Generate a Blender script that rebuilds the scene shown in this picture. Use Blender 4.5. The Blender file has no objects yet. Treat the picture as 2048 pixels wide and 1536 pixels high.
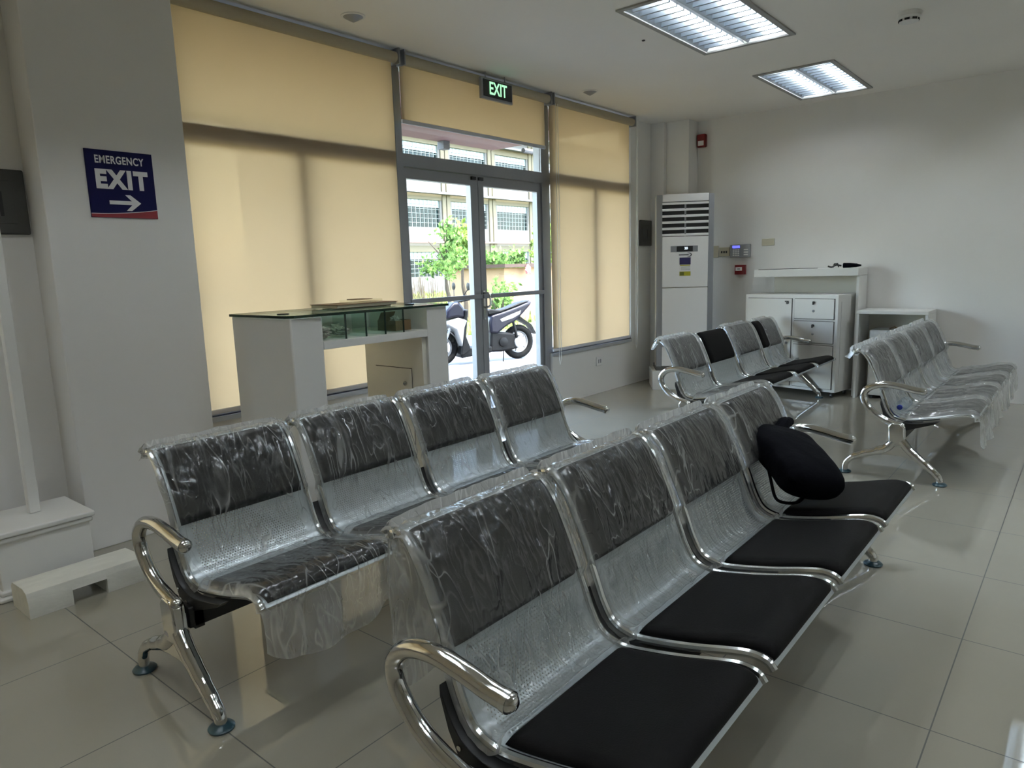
import bpy, bmesh, math, random
from mathutils import Vector, Matrix, noise
PI = math.pi
C = bpy.context.scene.collection
random.seed(7)

# ---------------------------------------------------------------- camera
FPX, YAW, PIT, ROL, HCAM = 1403.51, 0.693693, -0.163959, 0.030244, 1.297
cam_d = bpy.data.cameras.new('camera'); cam = bpy.data.objects.new('camera', cam_d); C.objects.link(cam)
_F = Vector((math.cos(YAW)*math.cos(PIT), math.sin(YAW)*math.cos(PIT), math.sin(PIT)))
_R = _F.cross(Vector((0, 0, 1))).normalized(); _D = _F.cross(_R)
_c, _s = math.cos(ROL), math.sin(ROL)
_R2 = _c*_R + _s*_D; _D2 = -_s*_R + _c*_D
_m = Matrix((_R2, -_D2, -_F)).transposed().to_4x4(); _m.translation = (0, 0, HCAM)
cam.matrix_world = _m
cam_d.sensor_fit = 'HORIZONTAL'; cam_d.sensor_width = 36; cam_d.lens = 36*FPX/2048
cam_d.clip_start = 0.05; cam_d.clip_end = 400
bpy.context.scene.camera = cam

# ---------------------------------------------------------------- sky, sun, exposure
sc = bpy.context.scene
vs = sc.view_settings
vs.view_transform = 'Standard'; vs.look = 'None'; vs.gamma = 1; vs.use_curve_mapping = False
vs.exposure = 1.02
w = bpy.data.worlds.new('world'); sc.world = w; w.use_nodes = True
wn = w.node_tree.nodes; wl = w.node_tree.links
sky = wn.new('ShaderNodeTexSky'); sky.sky_type = 'NISHITA'; sky.sun_disc = False
sky.sun_elevation = math.radians(66); sky.sun_rotation = math.radians(170); sky.air_density = 1.0; sky.dust_density = 2.0
bg = wn['Background']; bg.inputs['Strength'].default_value = 4.2
hz = wn.new('ShaderNodeMix'); hz.data_type = 'RGBA'; hz.inputs['Factor'].default_value = 0.6     # hazy tropical sky
wl.new(sky.outputs[0], hz.inputs['A']); hz.inputs['B'].default_value = (0.50, 0.50, 0.48, 1)
wl.new(hz.outputs['Result'], bg.inputs[0])
sun_d = bpy.data.lights.new('sun', 'SUN'); sun_d.energy = 11.0; sun_d.angle = 0.009; sun_d.color = (1, 0.96, 0.88)
sun = bpy.data.objects.new('sun', sun_d); C.objects.link(sun)
sun.rotation_euler = Vector((0.10, 0.30, -0.95)).to_track_quat('-Z', 'Y').to_euler()
TUBE_POWER = 34.0        # emission of the fluorescent tubes
sc.cycles.max_bounces = 10; sc.cycles.diffuse_bounces = 5; sc.cycles.glossy_bounces = 5
sc.cycles.transparent_max_bounces = 16; sc.cycles.transmission_bounces = 8
sc.cycles.sample_clamp_indirect = 4.0
sc.cycles.caustics_reflective = False; sc.cycles.caustics_refractive = False
sc.cycles.use_denoising = True

# ---------------------------------------------------------------- materials
def nodes(name):
    m = bpy.data.materials.new(name); m.use_nodes = True
    return m, m.node_tree.nodes, m.node_tree.links
def mat(name, col, rough=0.5, metal=0.0, spec=0.5, var=0.0, vscale=8.0, bump=0.0, bscale=60.0, coat=0.0, stretch=None, emit=None, estr=0.0):
    m, n, l = nodes(name); b = n['Principled BSDF']
    b.inputs['Base Color'].default_value = (*col, 1); b.inputs['Roughness'].default_value = rough
    b.inputs['Metallic'].default_value = metal; b.inputs['Specular IOR Level'].default_value = spec
    b.inputs['Coat Weight'].default_value = coat
    if emit: b.inputs['Emission Color'].default_value = (*emit, 1); b.inputs['Emission Strength'].default_value = estr
    tc = n.new('ShaderNodeTexCoord'); mp = n.new('ShaderNodeMapping'); l.new(tc.outputs['Object'], mp.inputs[0])
    if stretch: mp.inputs['Scale'].default_value = stretch
    if var > 0:
        t = n.new('ShaderNodeTexNoise'); t.inputs['Scale'].default_value = vscale; t.inputs['Detail'].default_value = 4
        l.new(mp.outputs[0], t.inputs[0])
        r = n.new('ShaderNodeValToRGB')
        r.color_ramp.elements[0].position = 0.3; r.color_ramp.elements[1].position = 0.7
        r.color_ramp.elements[0].color = (*[c*(1-var) for c in col], 1)
        r.color_ramp.elements[1].color = (*[min(1, c*(1+var)) for c in col], 1)
        l.new(t.outputs['Fac'], r.inputs[0]); l.new(r.outputs[0], b.inputs['Base Color'])
    if bump > 0:
        t2 = n.new('ShaderNodeTexNoise'); t2.inputs['Scale'].default_value = bscale; t2.inputs['Detail'].default_value = 3
        l.new(mp.outputs[0], t2.inputs[0])
        bp = n.new('ShaderNodeBump'); bp.inputs['Strength'].default_value = bump; bp.inputs['Distance'].default_value = 0.01
        l.new(t2.outputs['Fac'], bp.inputs['Height']); l.new(bp.outputs[0], b.inputs['Normal'])
    return m

WALL = mat('wall_paint', (0.80, 0.79, 0.77), 0.55, var=0.02, vscale=1.5, bump=0.02, bscale=30)
CEIL = mat('ceiling_paint', (0.88, 0.86, 0.82), 0.7, var=0.02, vscale=1.2)
WHITE = mat('white_laminate', (0.78, 0.78, 0.76), 0.35, var=0.015, vscale=3)
CREAM = mat('cream_laminate', (0.72, 0.70, 0.62), 0.4)
FOAM = mat('packing_foam', (0.76, 0.76, 0.70), 0.85, var=0.05, vscale=10, bump=0.15, bscale=35, stretch=(1, 3, 3))
ALU = mat('grey_aluminium', (0.30, 0.305, 0.32), 0.4, metal=0.3)
ALULIGHT = mat('light_aluminium', (0.55, 0.56, 0.60), 0.35, metal=0.6)
CHROME = mat('polished_chrome', (0.62, 0.62, 0.60), 0.10, metal=1.0)
CHROME2 = mat('brushed_chrome', (0.66, 0.69, 0.70), 0.18, metal=1.0)
BLACKST = mat('black_steel', (0.006, 0.006, 0.006), 0.5)
BLACKPL = mat('black_plastic', (0.015, 0.015, 0.016), 0.35)
LEATHER = mat('black_leatherette', (0.0045, 0.0042, 0.0043), 0.6, spec=0.09, bump=0.08, bscale=220)
TEAL = mat('teal_rubber', (0.018, 0.055, 0.07), 0.35)
GREYPANEL = mat('dark_grey_panel', (0.065, 0.065, 0.06), 0.5)
NAVY = mat('sign_navy', (0.007, 0.007, 0.060), 0.6, spec=0.15)
SIGNWHITE = mat('sign_white', (0.80, 0.80, 0.80), 0.4)
SIGNRED = mat('sign_red', (0.28, 0.02, 0.03), 0.4)
RED = mat('alarm_red', (0.20, 0.008, 0.012), 0.35)
BEIGEPL = mat('cream_plastic', (0.50, 0.46, 0.34), 0.4)
WHITEPL = mat('white_plastic', (0.78, 0.78, 0.77), 0.4)
SILVERPL = mat('silver_plastic', (0.30, 0.31, 0.33), 0.35, metal=0.3)
ACWHITE = mat('appliance_white', (0.88, 0.88, 0.88), 0.3)
ACSIDE = mat('appliance_side_lit_beige', (0.62, 0.58, 0.48), 0.4)  # beige light falling on the side is put into this colour
REFLECT = mat('lamp_reflector', (0.40, 0.44, 0.48), 0.32, metal=0.9)
BROWN = mat('brown_cardboard', (0.20, 0.12, 0.06), 0.8, var=0.15, vscale=15)
CLEARWRAP = mat('crumpled_paper', (0.55, 0.55, 0.50), 0.6, var=0.3, vscale=25)
FABBLACK = mat('black_bag_nylon', (0.0028, 0.0030, 0.0050), 0.8, spec=0.06, bump=0.7, bscale=13)
BLUECAP = mat('blue_cap', (0.02, 0.05, 0.42), 0.4)
TUBE = mat('lit_tube', (1, 1, 1), 0.5, emit=(0.88, 0.95, 1.0), estr=TUBE_POWER)
DISPLAYBLUE = mat('blue_display', (0.02, 0.02, 0.3), 0.3, emit=(0.12, 0.13, 1.0), estr=0.9)
DIGIT = mat('lit_digit', (0.8, 0.9, 1), 0.4, emit=(0.7, 0.85, 1), estr=0.8)
EXITGREEN = mat('lit_green_letter', (0.3, 0.7, 0.4), 0.4, emit=(0.33, 0.78, 0.42), estr=0.75)
STICKYELLOW = mat('sticker_yellow', (0.45, 0.42, 0.03), 0.4)
STICKBLUE = mat('sticker_blue', (0.03, 0.025, 0.10), 0.4)
STICKWHITE = mat('sticker_white', (0.85, 0.85, 0.85), 0.4)
# outdoors
CONCRETE = mat('pale_concrete', (0.112, 0.110, 0.112), 0.85, var=0.10, vscale=1.5, bump=0.1, bscale=40)
SOIL = mat('grassy_soil', (0.0520, 0.0676, 0.0182), 0.9, var=0.25, vscale=2.0)
BCREAM = mat('cream_render', (0.1040, 0.0894, 0.0546), 0.85, var=0.05, vscale=0.5)
BWHITE = mat('white_render', (0.0988, 0.0946, 0.0858), 0.85, var=0.05, vscale=0.5)
BSLAB = mat('pale_slab', (0.1040, 0.1040, 0.1040), 0.8)
BPINK = mat('pink_trim', (0.1612, 0.0858, 0.0702), 0.8)
PINK = mat('pink_canopy_paint', (0.1612, 0.0780, 0.0728), 0.75, var=0.06, vscale=3)
DARKPANE = mat('dark_pane', (0.008, 0.017, 0.017), 0.2, spec=0.2)
GRILLE = mat('pale_grille', (0.1612, 0.1872, 0.1716), 0.6)
HUTW = mat('orange_beige_render', (0.30, 0.19, 0.105), 0.9, var=0.12, vscale=4)
RUST = mat('rusty_roof', (0.0416, 0.0208, 0.0130), 0.8, var=0.3, vscale=20)
BARK = mat('bark', (0.0364, 0.0260, 0.0156), 0.9, var=0.3, vscale=20)
STALK = mat('dry_stalk', (0.07, 0.052, 0.03), 0.9, var=0.2, vscale=10)
SCBLUE = mat('scooter_dark_blue', (0.0028, 0.0028, 0.0095), 0.35, spec=0.25)
SCWHITE = mat('scooter_silver_white', (0.1612, 0.1612, 0.1612), 0.4, spec=0.3)
RUBBER = mat('tyre_rubber', (0.003, 0.003, 0.0032), 0.8, spec=0.12)
SCBLACK = mat('scooter_black', (0.003, 0.003, 0.0035), 0.5, spec=0.15)
TAILRED = mat('tail_light_red', (0.1170, 0.0052, 0.0052), 0.25)

def leafmat(name, c1, c2):
    m, n, l = nodes(name); b = n['Principled BSDF']; b.inputs['Roughness'].default_value = 0.7; b.inputs['Specular IOR Level'].default_value = 0.1
    tc = n.new('ShaderNodeTexCoord'); t = n.new('ShaderNodeTexNoise'); t.inputs['Scale'].default_value = 6
    l.new(tc.outputs['Object'], t.inputs[0])
    r = n.new('ShaderNodeValToRGB'); r.color_ramp.elements[0].position = 0.35; r.color_ramp.elements[1].position = 0.65
    r.color_ramp.elements[0].color = (*c1, 1); r.color_ramp.elements[1].color = (*c2, 1)
    l.new(t.outputs['Fac'], r.inputs[0]); l.new(r.outputs[0], b.inputs['Base Color'])
    tr = n.new('ShaderNodeBsdfTranslucent'); l.new(r.outputs[0], tr.inputs[0])
    mx = n.new('ShaderNodeMixShader'); mx.inputs[0].default_value = 0.3
    l.new(b.outputs[0], mx.inputs[1]); l.new(tr.outputs[0], mx.inputs[2]); l.new(mx.outputs[0], n['Material Output'].inputs[0])
    return m
LEAF1 = leafmat('leaf_mid_green', (0.0260, 0.0572, 0.0130), (0.22, 0.36, 0.10))
LEAF2 = leafmat('leaf_bright_green', (0.0572, 0.0988, 0.0156), (0.38, 0.52, 0.12))
GRASS = leafmat('grass_blade', (0.0624, 0.0884, 0.0156), (0.44, 0.50, 0.14))

def floor_material():
    m, n, l = nodes('polished_floor_tile'); b = n['Principled BSDF']
    tc = n.new('ShaderNodeTexCoord'); sep = n.new('ShaderNodeSeparateXYZ'); l.new(tc.outputs['Object'], sep.inputs[0])
    def groove(out, off):
        a = n.new('ShaderNodeMath'); a.operation = 'ADD'; a.inputs[1].default_value = 60 - off; l.new(out, a.inputs[0])
        md = n.new('ShaderNodeMath'); md.operation = 'MODULO'; md.inputs[1].default_value = 0.6; l.new(a.outputs[0], md.inputs[0])
        s = n.new('ShaderNodeMath'); s.operation = 'SUBTRACT'; s.inputs[1].default_value = 0.3; l.new(md.outputs[0], s.inputs[0])
        ab = n.new('ShaderNodeMath'); ab.operation = 'ABSOLUTE'; l.new(s.outputs[0], ab.inputs[0])
        g = n.new('ShaderNodeMath'); g.operation = 'GREATER_THAN'; g.inputs[1].default_value = 0.2981; l.new(ab.outputs[0], g.inputs[0])
        return g
    gx = groove(sep.outputs[0], 0.27); gy = groove(sep.outputs[1], 0.255)
    mx = n.new('ShaderNodeMath'); mx.operation = 'MAXIMUM'; l.new(gx.outputs[0], mx.inputs[0]); l.new(gy.outputs[0], mx.inputs[1])
    t = n.new('ShaderNodeTexNoise'); t.inputs['Scale'].default_value = 2.2; t.inputs['Detail'].default_value = 5; l.new(tc.outputs['Object'], t.inputs[0])
    r = n.new('ShaderNodeValToRGB'); r.color_ramp.elements[0].color = (0.325, 0.305, 0.25, 1); r.color_ramp.elements[1].color = (0.375, 0.355, 0.295, 1)
    l.new(t.outputs['Fac'], r.inputs[0])
    cm = n.new('ShaderNodeMix'); cm.data_type = 'RGBA'; l.new(mx.outputs[0], cm.inputs['Factor'])
    l.new(r.outputs[0], cm.inputs['A']); cm.inputs['B'].default_value = (0.045, 0.042, 0.035, 1)
    l.new(cm.outputs['Result'], b.inputs['Base Color'])
    rr = n.new('ShaderNodeMath'); rr.operation = 'MULTIPLY_ADD'; rr.inputs[1].default_value = 0.6; rr.inputs[2].default_value = 0.025
    l.new(mx.outputs[0], rr.inputs[0]); l.new(rr.outputs[0], b.inputs['Roughness'])
    b.inputs['IOR'].default_value = 1.75; b.inputs['Specular IOR Level'].default_value = 0.7
    return m
FLOOR = floor_material()

def glass_material(name, tint, alpha=0.06, rough=0.0):
    m, n, l = nodes(name); n.remove(n['Principled BSDF'])
    tr = n.new('ShaderNodeBsdfTransparent'); tr.inputs[0].default_value = (*tint, 1)
    gl = n.new('ShaderNodeBsdfGlossy'); gl.inputs['Roughness'].default_value = rough; gl.inputs[0].default_value = (0.9, 0.95, 0.93, 1)
    lw = n.new('ShaderNodeLayerWeight'); lw.inputs['Blend'].default_value = 0.5
    pw = n.new('ShaderNodeMath'); pw.operation = 'POWER'; pw.inputs[1].default_value = 4.0; l.new(lw.outputs['Facing'], pw.inputs[0])
    fr = n.new('ShaderNodeMath'); fr.operation = 'MULTIPLY_ADD'; fr.inputs[1].default_value = 0.6; fr.inputs[2].default_value = 0.03; l.new(pw.outputs[0], fr.inputs[0])
    mx = n.new('ShaderNodeMixShader'); l.new(fr.outputs[0], mx.inputs[0]); l.new(tr.outputs[0], mx.inputs[1]); l.new(gl.outputs[0], mx.inputs[2])
    l.new(mx.outputs[0], n['Material Output'].inputs[0])
    return m
GLASS = glass_material('window_glass', (0.97, 0.99, 0.98))
GREENGLASS = glass_material('green_tinted_glass', (0.86, 0.94, 0.90))
ACRYLIC = glass_material('clear_acrylic', (0.93, 0.92, 0.88))
BOTTLE = glass_material('clear_bottle_plastic', (0.88, 0.92, 0.97), rough=0.05)
GREENEDGE = mat('dark_green_glass_edge', (0.004, 0.022, 0.012), 0.15)

def blind_material():
    m, n, l = nodes('translucent_blind_fabric'); n.remove(n['Principled BSDF'])
    tc = n.new('ShaderNodeTexCoord'); t = n.new('ShaderNodeTexNoise'); t.inputs['Scale'].default_value = 3; l.new(tc.outputs['Object'], t.inputs[0])
    r = n.new('ShaderNodeValToRGB'); r.color_ramp.elements[0].color = (0.63, 0.515, 0.375, 1); r.color_ramp.elements[1].color = (0.67, 0.55, 0.405, 1)
    l.new(t.outputs['Fac'], r.inputs[0])
    tl = n.new('ShaderNodeBsdfTranslucent'); l.new(r.outputs[0], tl.inputs[0])
    df = n.new('ShaderNodeBsdfDiffuse'); df.inputs[0].default_value = (0.70, 0.64, 0.50, 1)
    m1 = n.new('ShaderNodeMixShader'); m1.inputs[0].default_value = 0.35; l.new(tl.outputs[0], m1.inputs[1]); l.new(df.outputs[0], m1.inputs[2])
    tr = n.new('ShaderNodeBsdfTransparent'); tr.inputs[0].default_value = (0.90, 0.74, 0.52, 1)
    m2 = n.new('ShaderNodeMixShader'); m2.inputs[0].default_value = 0.09; l.new(m1.outputs[0], m2.inputs[1]); l.new(tr.outputs[0], m2.inputs[2])
    l.new(m2.outputs[0], n['Material Output'].inputs[0])
    return m
BLIND = blind_material()

def film_material(name, haze, ridge, angle, dense=1.0):
    m, n, l = nodes(name); n.remove(n['Principled BSDF'])
    tc = n.new('ShaderNodeTexCoord')
    def M(op, x, y=None, z=None, clamp=False):
        q = n.new('ShaderNodeMath'); q.operation = op; q.use_clamp = clamp
        for i, v in enumerate((x, y, z)):
            if v is None: continue
            if isinstance(v, (int, float)): q.inputs[i].default_value = v
            else: l.new(v, q.inputs[i])
        return q.outputs[0]
    def crease(rot, scl, dist, detail):                 # |noise - 0.5|: zero along thin branching fold lines
        mp = n.new('ShaderNodeMapping'); l.new(tc.outputs['UV'], mp.inputs[0]); mp.inputs['Rotation'].default_value = (0, 0, rot); mp.inputs['Scale'].default_value = (*scl, 1)
        t = n.new('ShaderNodeTexNoise'); t.inputs['Scale'].default_value = dense; t.inputs['Detail'].default_value = detail; t.inputs['Distortion'].default_value = dist
        l.new(mp.outputs[0], t.inputs[0])
        return M('ABSOLUTE', M('SUBTRACT', t.outputs['Fac'], 0.5))
    c1 = crease(angle, (12, 3.0), 0.9, 1.5); c2 = crease(angle-0.9, (17, 4.5), 0.8, 1.5); c3 = crease(angle+0.7, (30, 13), 0.9, 1.0)
    def ln(c, wd):
        mr = n.new('ShaderNodeMapRange'); mr.interpolation_type = 'SMOOTHSTEP'; mr.inputs['From Min'].default_value = 0; mr.inputs['From Max'].default_value = wd
        mr.inputs['To Min'].default_value = 1; mr.inputs['To Max'].default_value = 0; l.new(c, mr.inputs['Value']); return mr.outputs[0]
    big = n.new('ShaderNodeTexNoise'); big.inputs['Scale'].default_value = 6; big.inputs['Detail'].default_value = 1.5; l.new(tc.outputs['UV'], big.inputs[0])
    g1 = n.new('ShaderNodeMapRange'); g1.inputs['From Min'].default_value = 0.36; g1.inputs['From Max'].default_value = 0.62; l.new(big.outputs['Fac'], g1.inputs['Value'])
    lines = M('MULTIPLY', M('MAXIMUM', ln(c1, 0.030), M('MULTIPLY', ln(c2, 0.024), 0.85)), g1.outputs[0])
    lines = M('MAXIMUM', lines, M('MULTIPLY', ln(c3, 0.02), M('SUBTRACT', 0.45, M('MULTIPLY', g1.outputs[0], 0.35))))
    at = n.new('ShaderNodeAttribute'); at.attribute_name = 'layers'
    op = M('ADD', M('MULTIPLY_ADD', lines, ridge, haze), M('MULTIPLY', at.outputs['Fac'], 0.58), clamp=True)
    hgt = M('ADD', M('MULTIPLY', M('MINIMUM', c1, 0.16), 1.0), M('ADD', M('MULTIPLY', M('MINIMUM', c2, 0.14), 0.7), M('MULTIPLY', M('MINIMUM', c3, 0.1), 0.35)))
    bp = n.new('ShaderNodeBump'); bp.inputs['Strength'].default_value = 1.0; bp.inputs['Distance'].default_value = 0.022; l.new(hgt, bp.inputs['Height'])
    tr = n.new('ShaderNodeBsdfTransparent'); tr.inputs[0].default_value = (0.98, 0.985, 0.985, 1)
    df = n.new('ShaderNodeBsdfDiffuse'); df.inputs[0].default_value = (0.80, 0.82, 0.81, 1)
    tl = n.new('ShaderNodeBsdfTranslucent'); tl.inputs[0].default_value = (0.80, 0.82, 0.81, 1)
    gl = n.new('ShaderNodeBsdfGlossy'); gl.inputs['Roughness'].default_value = 0.14; gl.inputs[0].default_value = (0.95, 0.96, 0.96, 1)
    for q in (df, gl): l.new(bp.outputs[0], q.inputs['Normal'])
    a1 = n.new('ShaderNodeMixShader'); a1.inputs[0].default_value = 0.4; l.new(df.outputs[0], a1.inputs[1]); l.new(tl.outputs[0], a1.inputs[2])
    a2 = n.new('ShaderNodeMixShader'); l.new(op, a2.inputs[0]); l.new(tr.outputs[0], a2.inputs[1]); l.new(a1.outputs[0], a2.inputs[2])
    lw = n.new('ShaderNodeLayerWeight'); lw.inputs['Blend'].default_value = 0.5; l.new(bp.outputs[0], lw.inputs['Normal'])
    fr = M('MULTIPLY_ADD', M('POWER', lw.outputs['Facing'], 3.0), 0.45, 0.05, clamp=True)
    a3 = n.new('ShaderNodeMixShader'); l.new(fr, a3.inputs[0]); l.new(a2.outputs[0], a3.inputs[1]); l.new(gl.outputs[0], a3.inputs[2])
    l.new(a3.outputs[0], n['Material Output'].inputs[0])
    return m
FILM = film_material('thin_clear_film', 0.050, 0.40, 0.85)
FILMB = film_material('thin_clear_film_crossed', 0.075, 0.36, -0.75)
FILMGREY = film_material('loose_film_greyed', 0.19, 0.26, 0.12, 1.0)  # greyness from lighting and grazing view is put into the haze

def perforated_material():
    m, n, l = nodes('perforated_silver_sheet'); b = n['Principled BSDF']
    b.inputs['Base Color'].default_value = (0.50, 0.55, 0.57, 1); b.inputs['Metallic'].default_value = 0.75; b.inputs['Roughness'].default_value = 0.36
    tc = n.new('ShaderNodeTexCoord'); sep = n.new('ShaderNodeSeparateXYZ'); l.new(tc.outputs['UV'], sep.inputs[0])
    def M(op, a, b_=None, c_=None):
        q = n.new('ShaderNodeMath'); q.operation = op
        for i, v in enumerate((a, b_, c_)):
            if v is None: continue
            if isinstance(v, (int, float)): q.inputs[i].default_value = v
            else: l.new(v, q.inputs[i])
        return q.outputs[0]
    P = 0.0095
    us = M('DIVIDE', sep.outputs[0], P); vsx = M('DIVIDE', sep.outputs[1], P*0.866)
    row = M('FLOOR', vsx); odd = M('MULTIPLY', M('MODULO', row, 2.0), 0.5)
    fu = M('SUBTRACT', M('FRACT', M('ADD', us, odd)), 0.5); fv = M('SUBTRACT', M('FRACT', vsx), 0.5)
    d = M('SQRT', M('ADD', M('MULTIPLY', fu, fu), M('MULTIPLY', fv, fv)))
    hole = M('LESS_THAN', d, 0.29)
    inx = M('LESS_THAN', M('ABSOLUTE', M('SUBTRACT', sep.outputs[0], 0.2425)), 0.195)
    iny = M('MULTIPLY', M('GREATER_THAN', sep.outputs[1], 0.05), M('LESS_THAN', sep.outputs[1], 0.40))
    msk = M('MULTIPLY', hole, M('MULTIPLY', inx, iny))
    tr = n.new('ShaderNodeBsdfTransparent'); mx = n.new('ShaderNodeMixShader')
    l.new(msk, mx.inputs[0]); l.new(b.outputs[0], mx.inputs[1]); l.new(tr.outputs[0], mx.inputs[2]); l.new(mx.outputs[0], n['Material Output'].inputs[0])
    return m
PERF = perforated_material()

# ---------------------------------------------------------------- mesh helpers
class MB:
    def __init__(s): s.v = []; s.f = []; s.uv = {}; s.lay = None
    def add(s, vs, fs, uvs=None):
        o = len(s.v); s.v += [Vector(p) for p in vs]; s.f += [tuple(i+o for i in f) for f in fs]
        if uvs:
            for i, u in enumerate(uvs): s.uv[o+i] = u
        return s
    def box(s, x0, x1, y0, y1, z0, z1):
        return s.add([(x0,y0,z0),(x1,y0,z0),(x1,y1,z0),(x0,y1,z0),(x0,y0,z1),(x1,y0,z1),(x1,y1,z1),(x0,y1,z1)],
            [(0,3,2,1),(4,5,6,7),(0,1,5,4),(1,2,6,5),(2,3,7,6),(3,0,4,7)])
    def prism(s, poly, a0, a1, axis='x'):
        # poly: list of 2D points; axis x -> (y,z), y -> (x,z), z -> (x,y)
        def P(q, a):
            return {'x': (a, q[0], q[1]), 'y': (q[0], a, q[1]), 'z': (q[0], q[1], a)}[axis]
        k = len(poly); area = sum(poly[i][0]*poly[(i+1)%k][1]-poly[(i+1)%k][0]*poly[i][1] for i in range(k))
        if (area < 0) != (axis == 'y'): poly = poly[::-1]
        vs = [P(q, a0) for q in poly] + [P(q, a1) for q in poly]
        fs = [tuple(range(k))[::-1], tuple(range(k, 2*k))] + [(i, (i+1)%k, k+(i+1)%k, k+i) for i in range(k)]
        if a1 < a0: fs = [f[::-1] for f in fs]
        return s.add(vs, fs)
    def tube(s, pts, r, n=12, caps=True, flat=None, closed=False, round_end=False):
        pts = [Vector(p) for p in pts]; k = len(pts)
        rs = r if isinstance(r, (list, tuple)) else [r]*k
        if round_end:
            d0 = (pts[0]-pts[1]).normalized(); d1 = (pts[-1]-pts[-2]).normalized()
            q0 = [(pts[0]+d0*rs[0]*math.sin(t), rs[0]*max(0.08, math.cos(t))) for t in (1.5, 1.0, 0.5)]
            q1 = [(pts[-1]+d1*rs[-1]*math.sin(t), rs[-1]*max(0.08, math.cos(t))) for t in (0.5, 1.0, 1.5)]
            rs = [q[1] for q in q0] + list(rs) + [q[1] for q in q1]; pts = [q[0] for q in q0] + pts + [q[0] for q in q1]; k = len(pts)
        ref = None; o = len(s.v); fs = []
        for i, p in enumerate(pts):
            if closed: t = (pts[(i+1)%k]-pts[i-1]).normalized()
            else: t = (pts[min(i+1,k-1)]-pts[max(i-1,0)]).normalized()
            if ref is None: ref = Vector((1,0,0)) if abs(t.x) < 0.8 else Vector((0,0,1))
            a = (ref - t*ref.dot(t)).normalized(); b = t.cross(a); ref = a
            fa, fb = flat if flat else (1, 1)
            for j in range(n):
                th = 2*PI*j/n
                s.v.append(p + a*math.cos(th)*rs[i]*fa + b*math.sin(th)*rs[i]*fb)
        m = k if closed else k-1
        for i in range(m):
            for j in range(n):
                fs.append((o+i*n+j, o+i*n+(j+1)%n, o+((i+1)%k)*n+(j+1)%n, o+((i+1)%k)*n+j))
        if caps and not closed:
            fs.append(tuple(o+j for j in range(n))[::-1]); fs.append(tuple(o+(k-1)*n+j for j in range(n)))
        s.f += fs; return s
    def cyl(s, p0, p1, r, n=16, r1=None): return s.tube([p0, p1], [r, r if r1 is None else r1], n)
    def lathe(s, prof, center, n=24, axis='z'):
        c = Vector(center); o = len(s.v); k = len(prof)
        for (r, h) in prof:
            for j in range(n):
                th = 2*PI*j/n; a, b = r*math.cos(th), r*math.sin(th)
                s.v.append(c + Vector({'z': (a, b, h), 'x': (h, a, b), 'y': (b, h, a)}[axis]))
        for i in range(k-1):
            for j in range(n): s.f.append((o+i*n+j, o+i*n+(j+1)%n, o+(i+1)*n+(j+1)%n, o+(i+1)*n+j))
        s.f.append(tuple(o+j for j in range(n))[::-1]); s.f.append(tuple(o+(k-1)*n+j for j in range(n)))
        return s
    def grid(s, fn, nu, nv, uvfn=None, wrap=False):
        o = len(s.v)
        for i in range(nu+1):
            for j in range(nv+1):
                u, v = i/nu, j/nv
                s.v.append(Vector(fn(u, v)))
                if uvfn: s.uv[o+i*(nv+1)+j] = uvfn(u, v)
        for i in range(nu):
            for j in range(nv):
                a = o+i*(nv+1)+j; s.f.append((a, a+1, a+nv+2, a+nv+1))
        return s
    def build(s, name, m, parent=None, org=(0,0,0), bevel=0.0, seg=2, smooth=True, ang=35, rotz=0.0):
        me = bpy.data.meshes.new(name); org = Vector(org)
        me.from_pydata([tuple(v-org) for v in s.v], [], s.f); me.validate(); me.update()
        if s.uv:
            ul = me.uv_layers.new(name='UVMap')
            for lp in me.loops:
                ul.data[lp.index].uv = s.uv.get(lp.vertex_index, (0, 0))
        if s.lay:
            at = me.attributes.new('layers', 'FLOAT', 'POINT')
            for i, q in enumerate(s.lay): at.data[i].value = q
        if isinstance(m, (list, tuple)):
            for q in m: me.materials.append(q)
        else: me.materials.append(m)
        if smooth:
            me.shade_smooth(); me.set_sharp_from_angle(angle=math.radians(ang))
        o = bpy.data.objects.new(name, me); C.objects.link(o)
        if parent is not None: o.parent = parent
        else: o.location = org; o.rotation_euler = (0, 0, rotz)
        if bevel > 0:
            b = o.modifiers.new('bevel', 'BEVEL'); b.width = bevel; b.segments = seg; b.limit_method = 'ANGLE'; b.angle_limit = math.radians(40)
        return o

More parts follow.
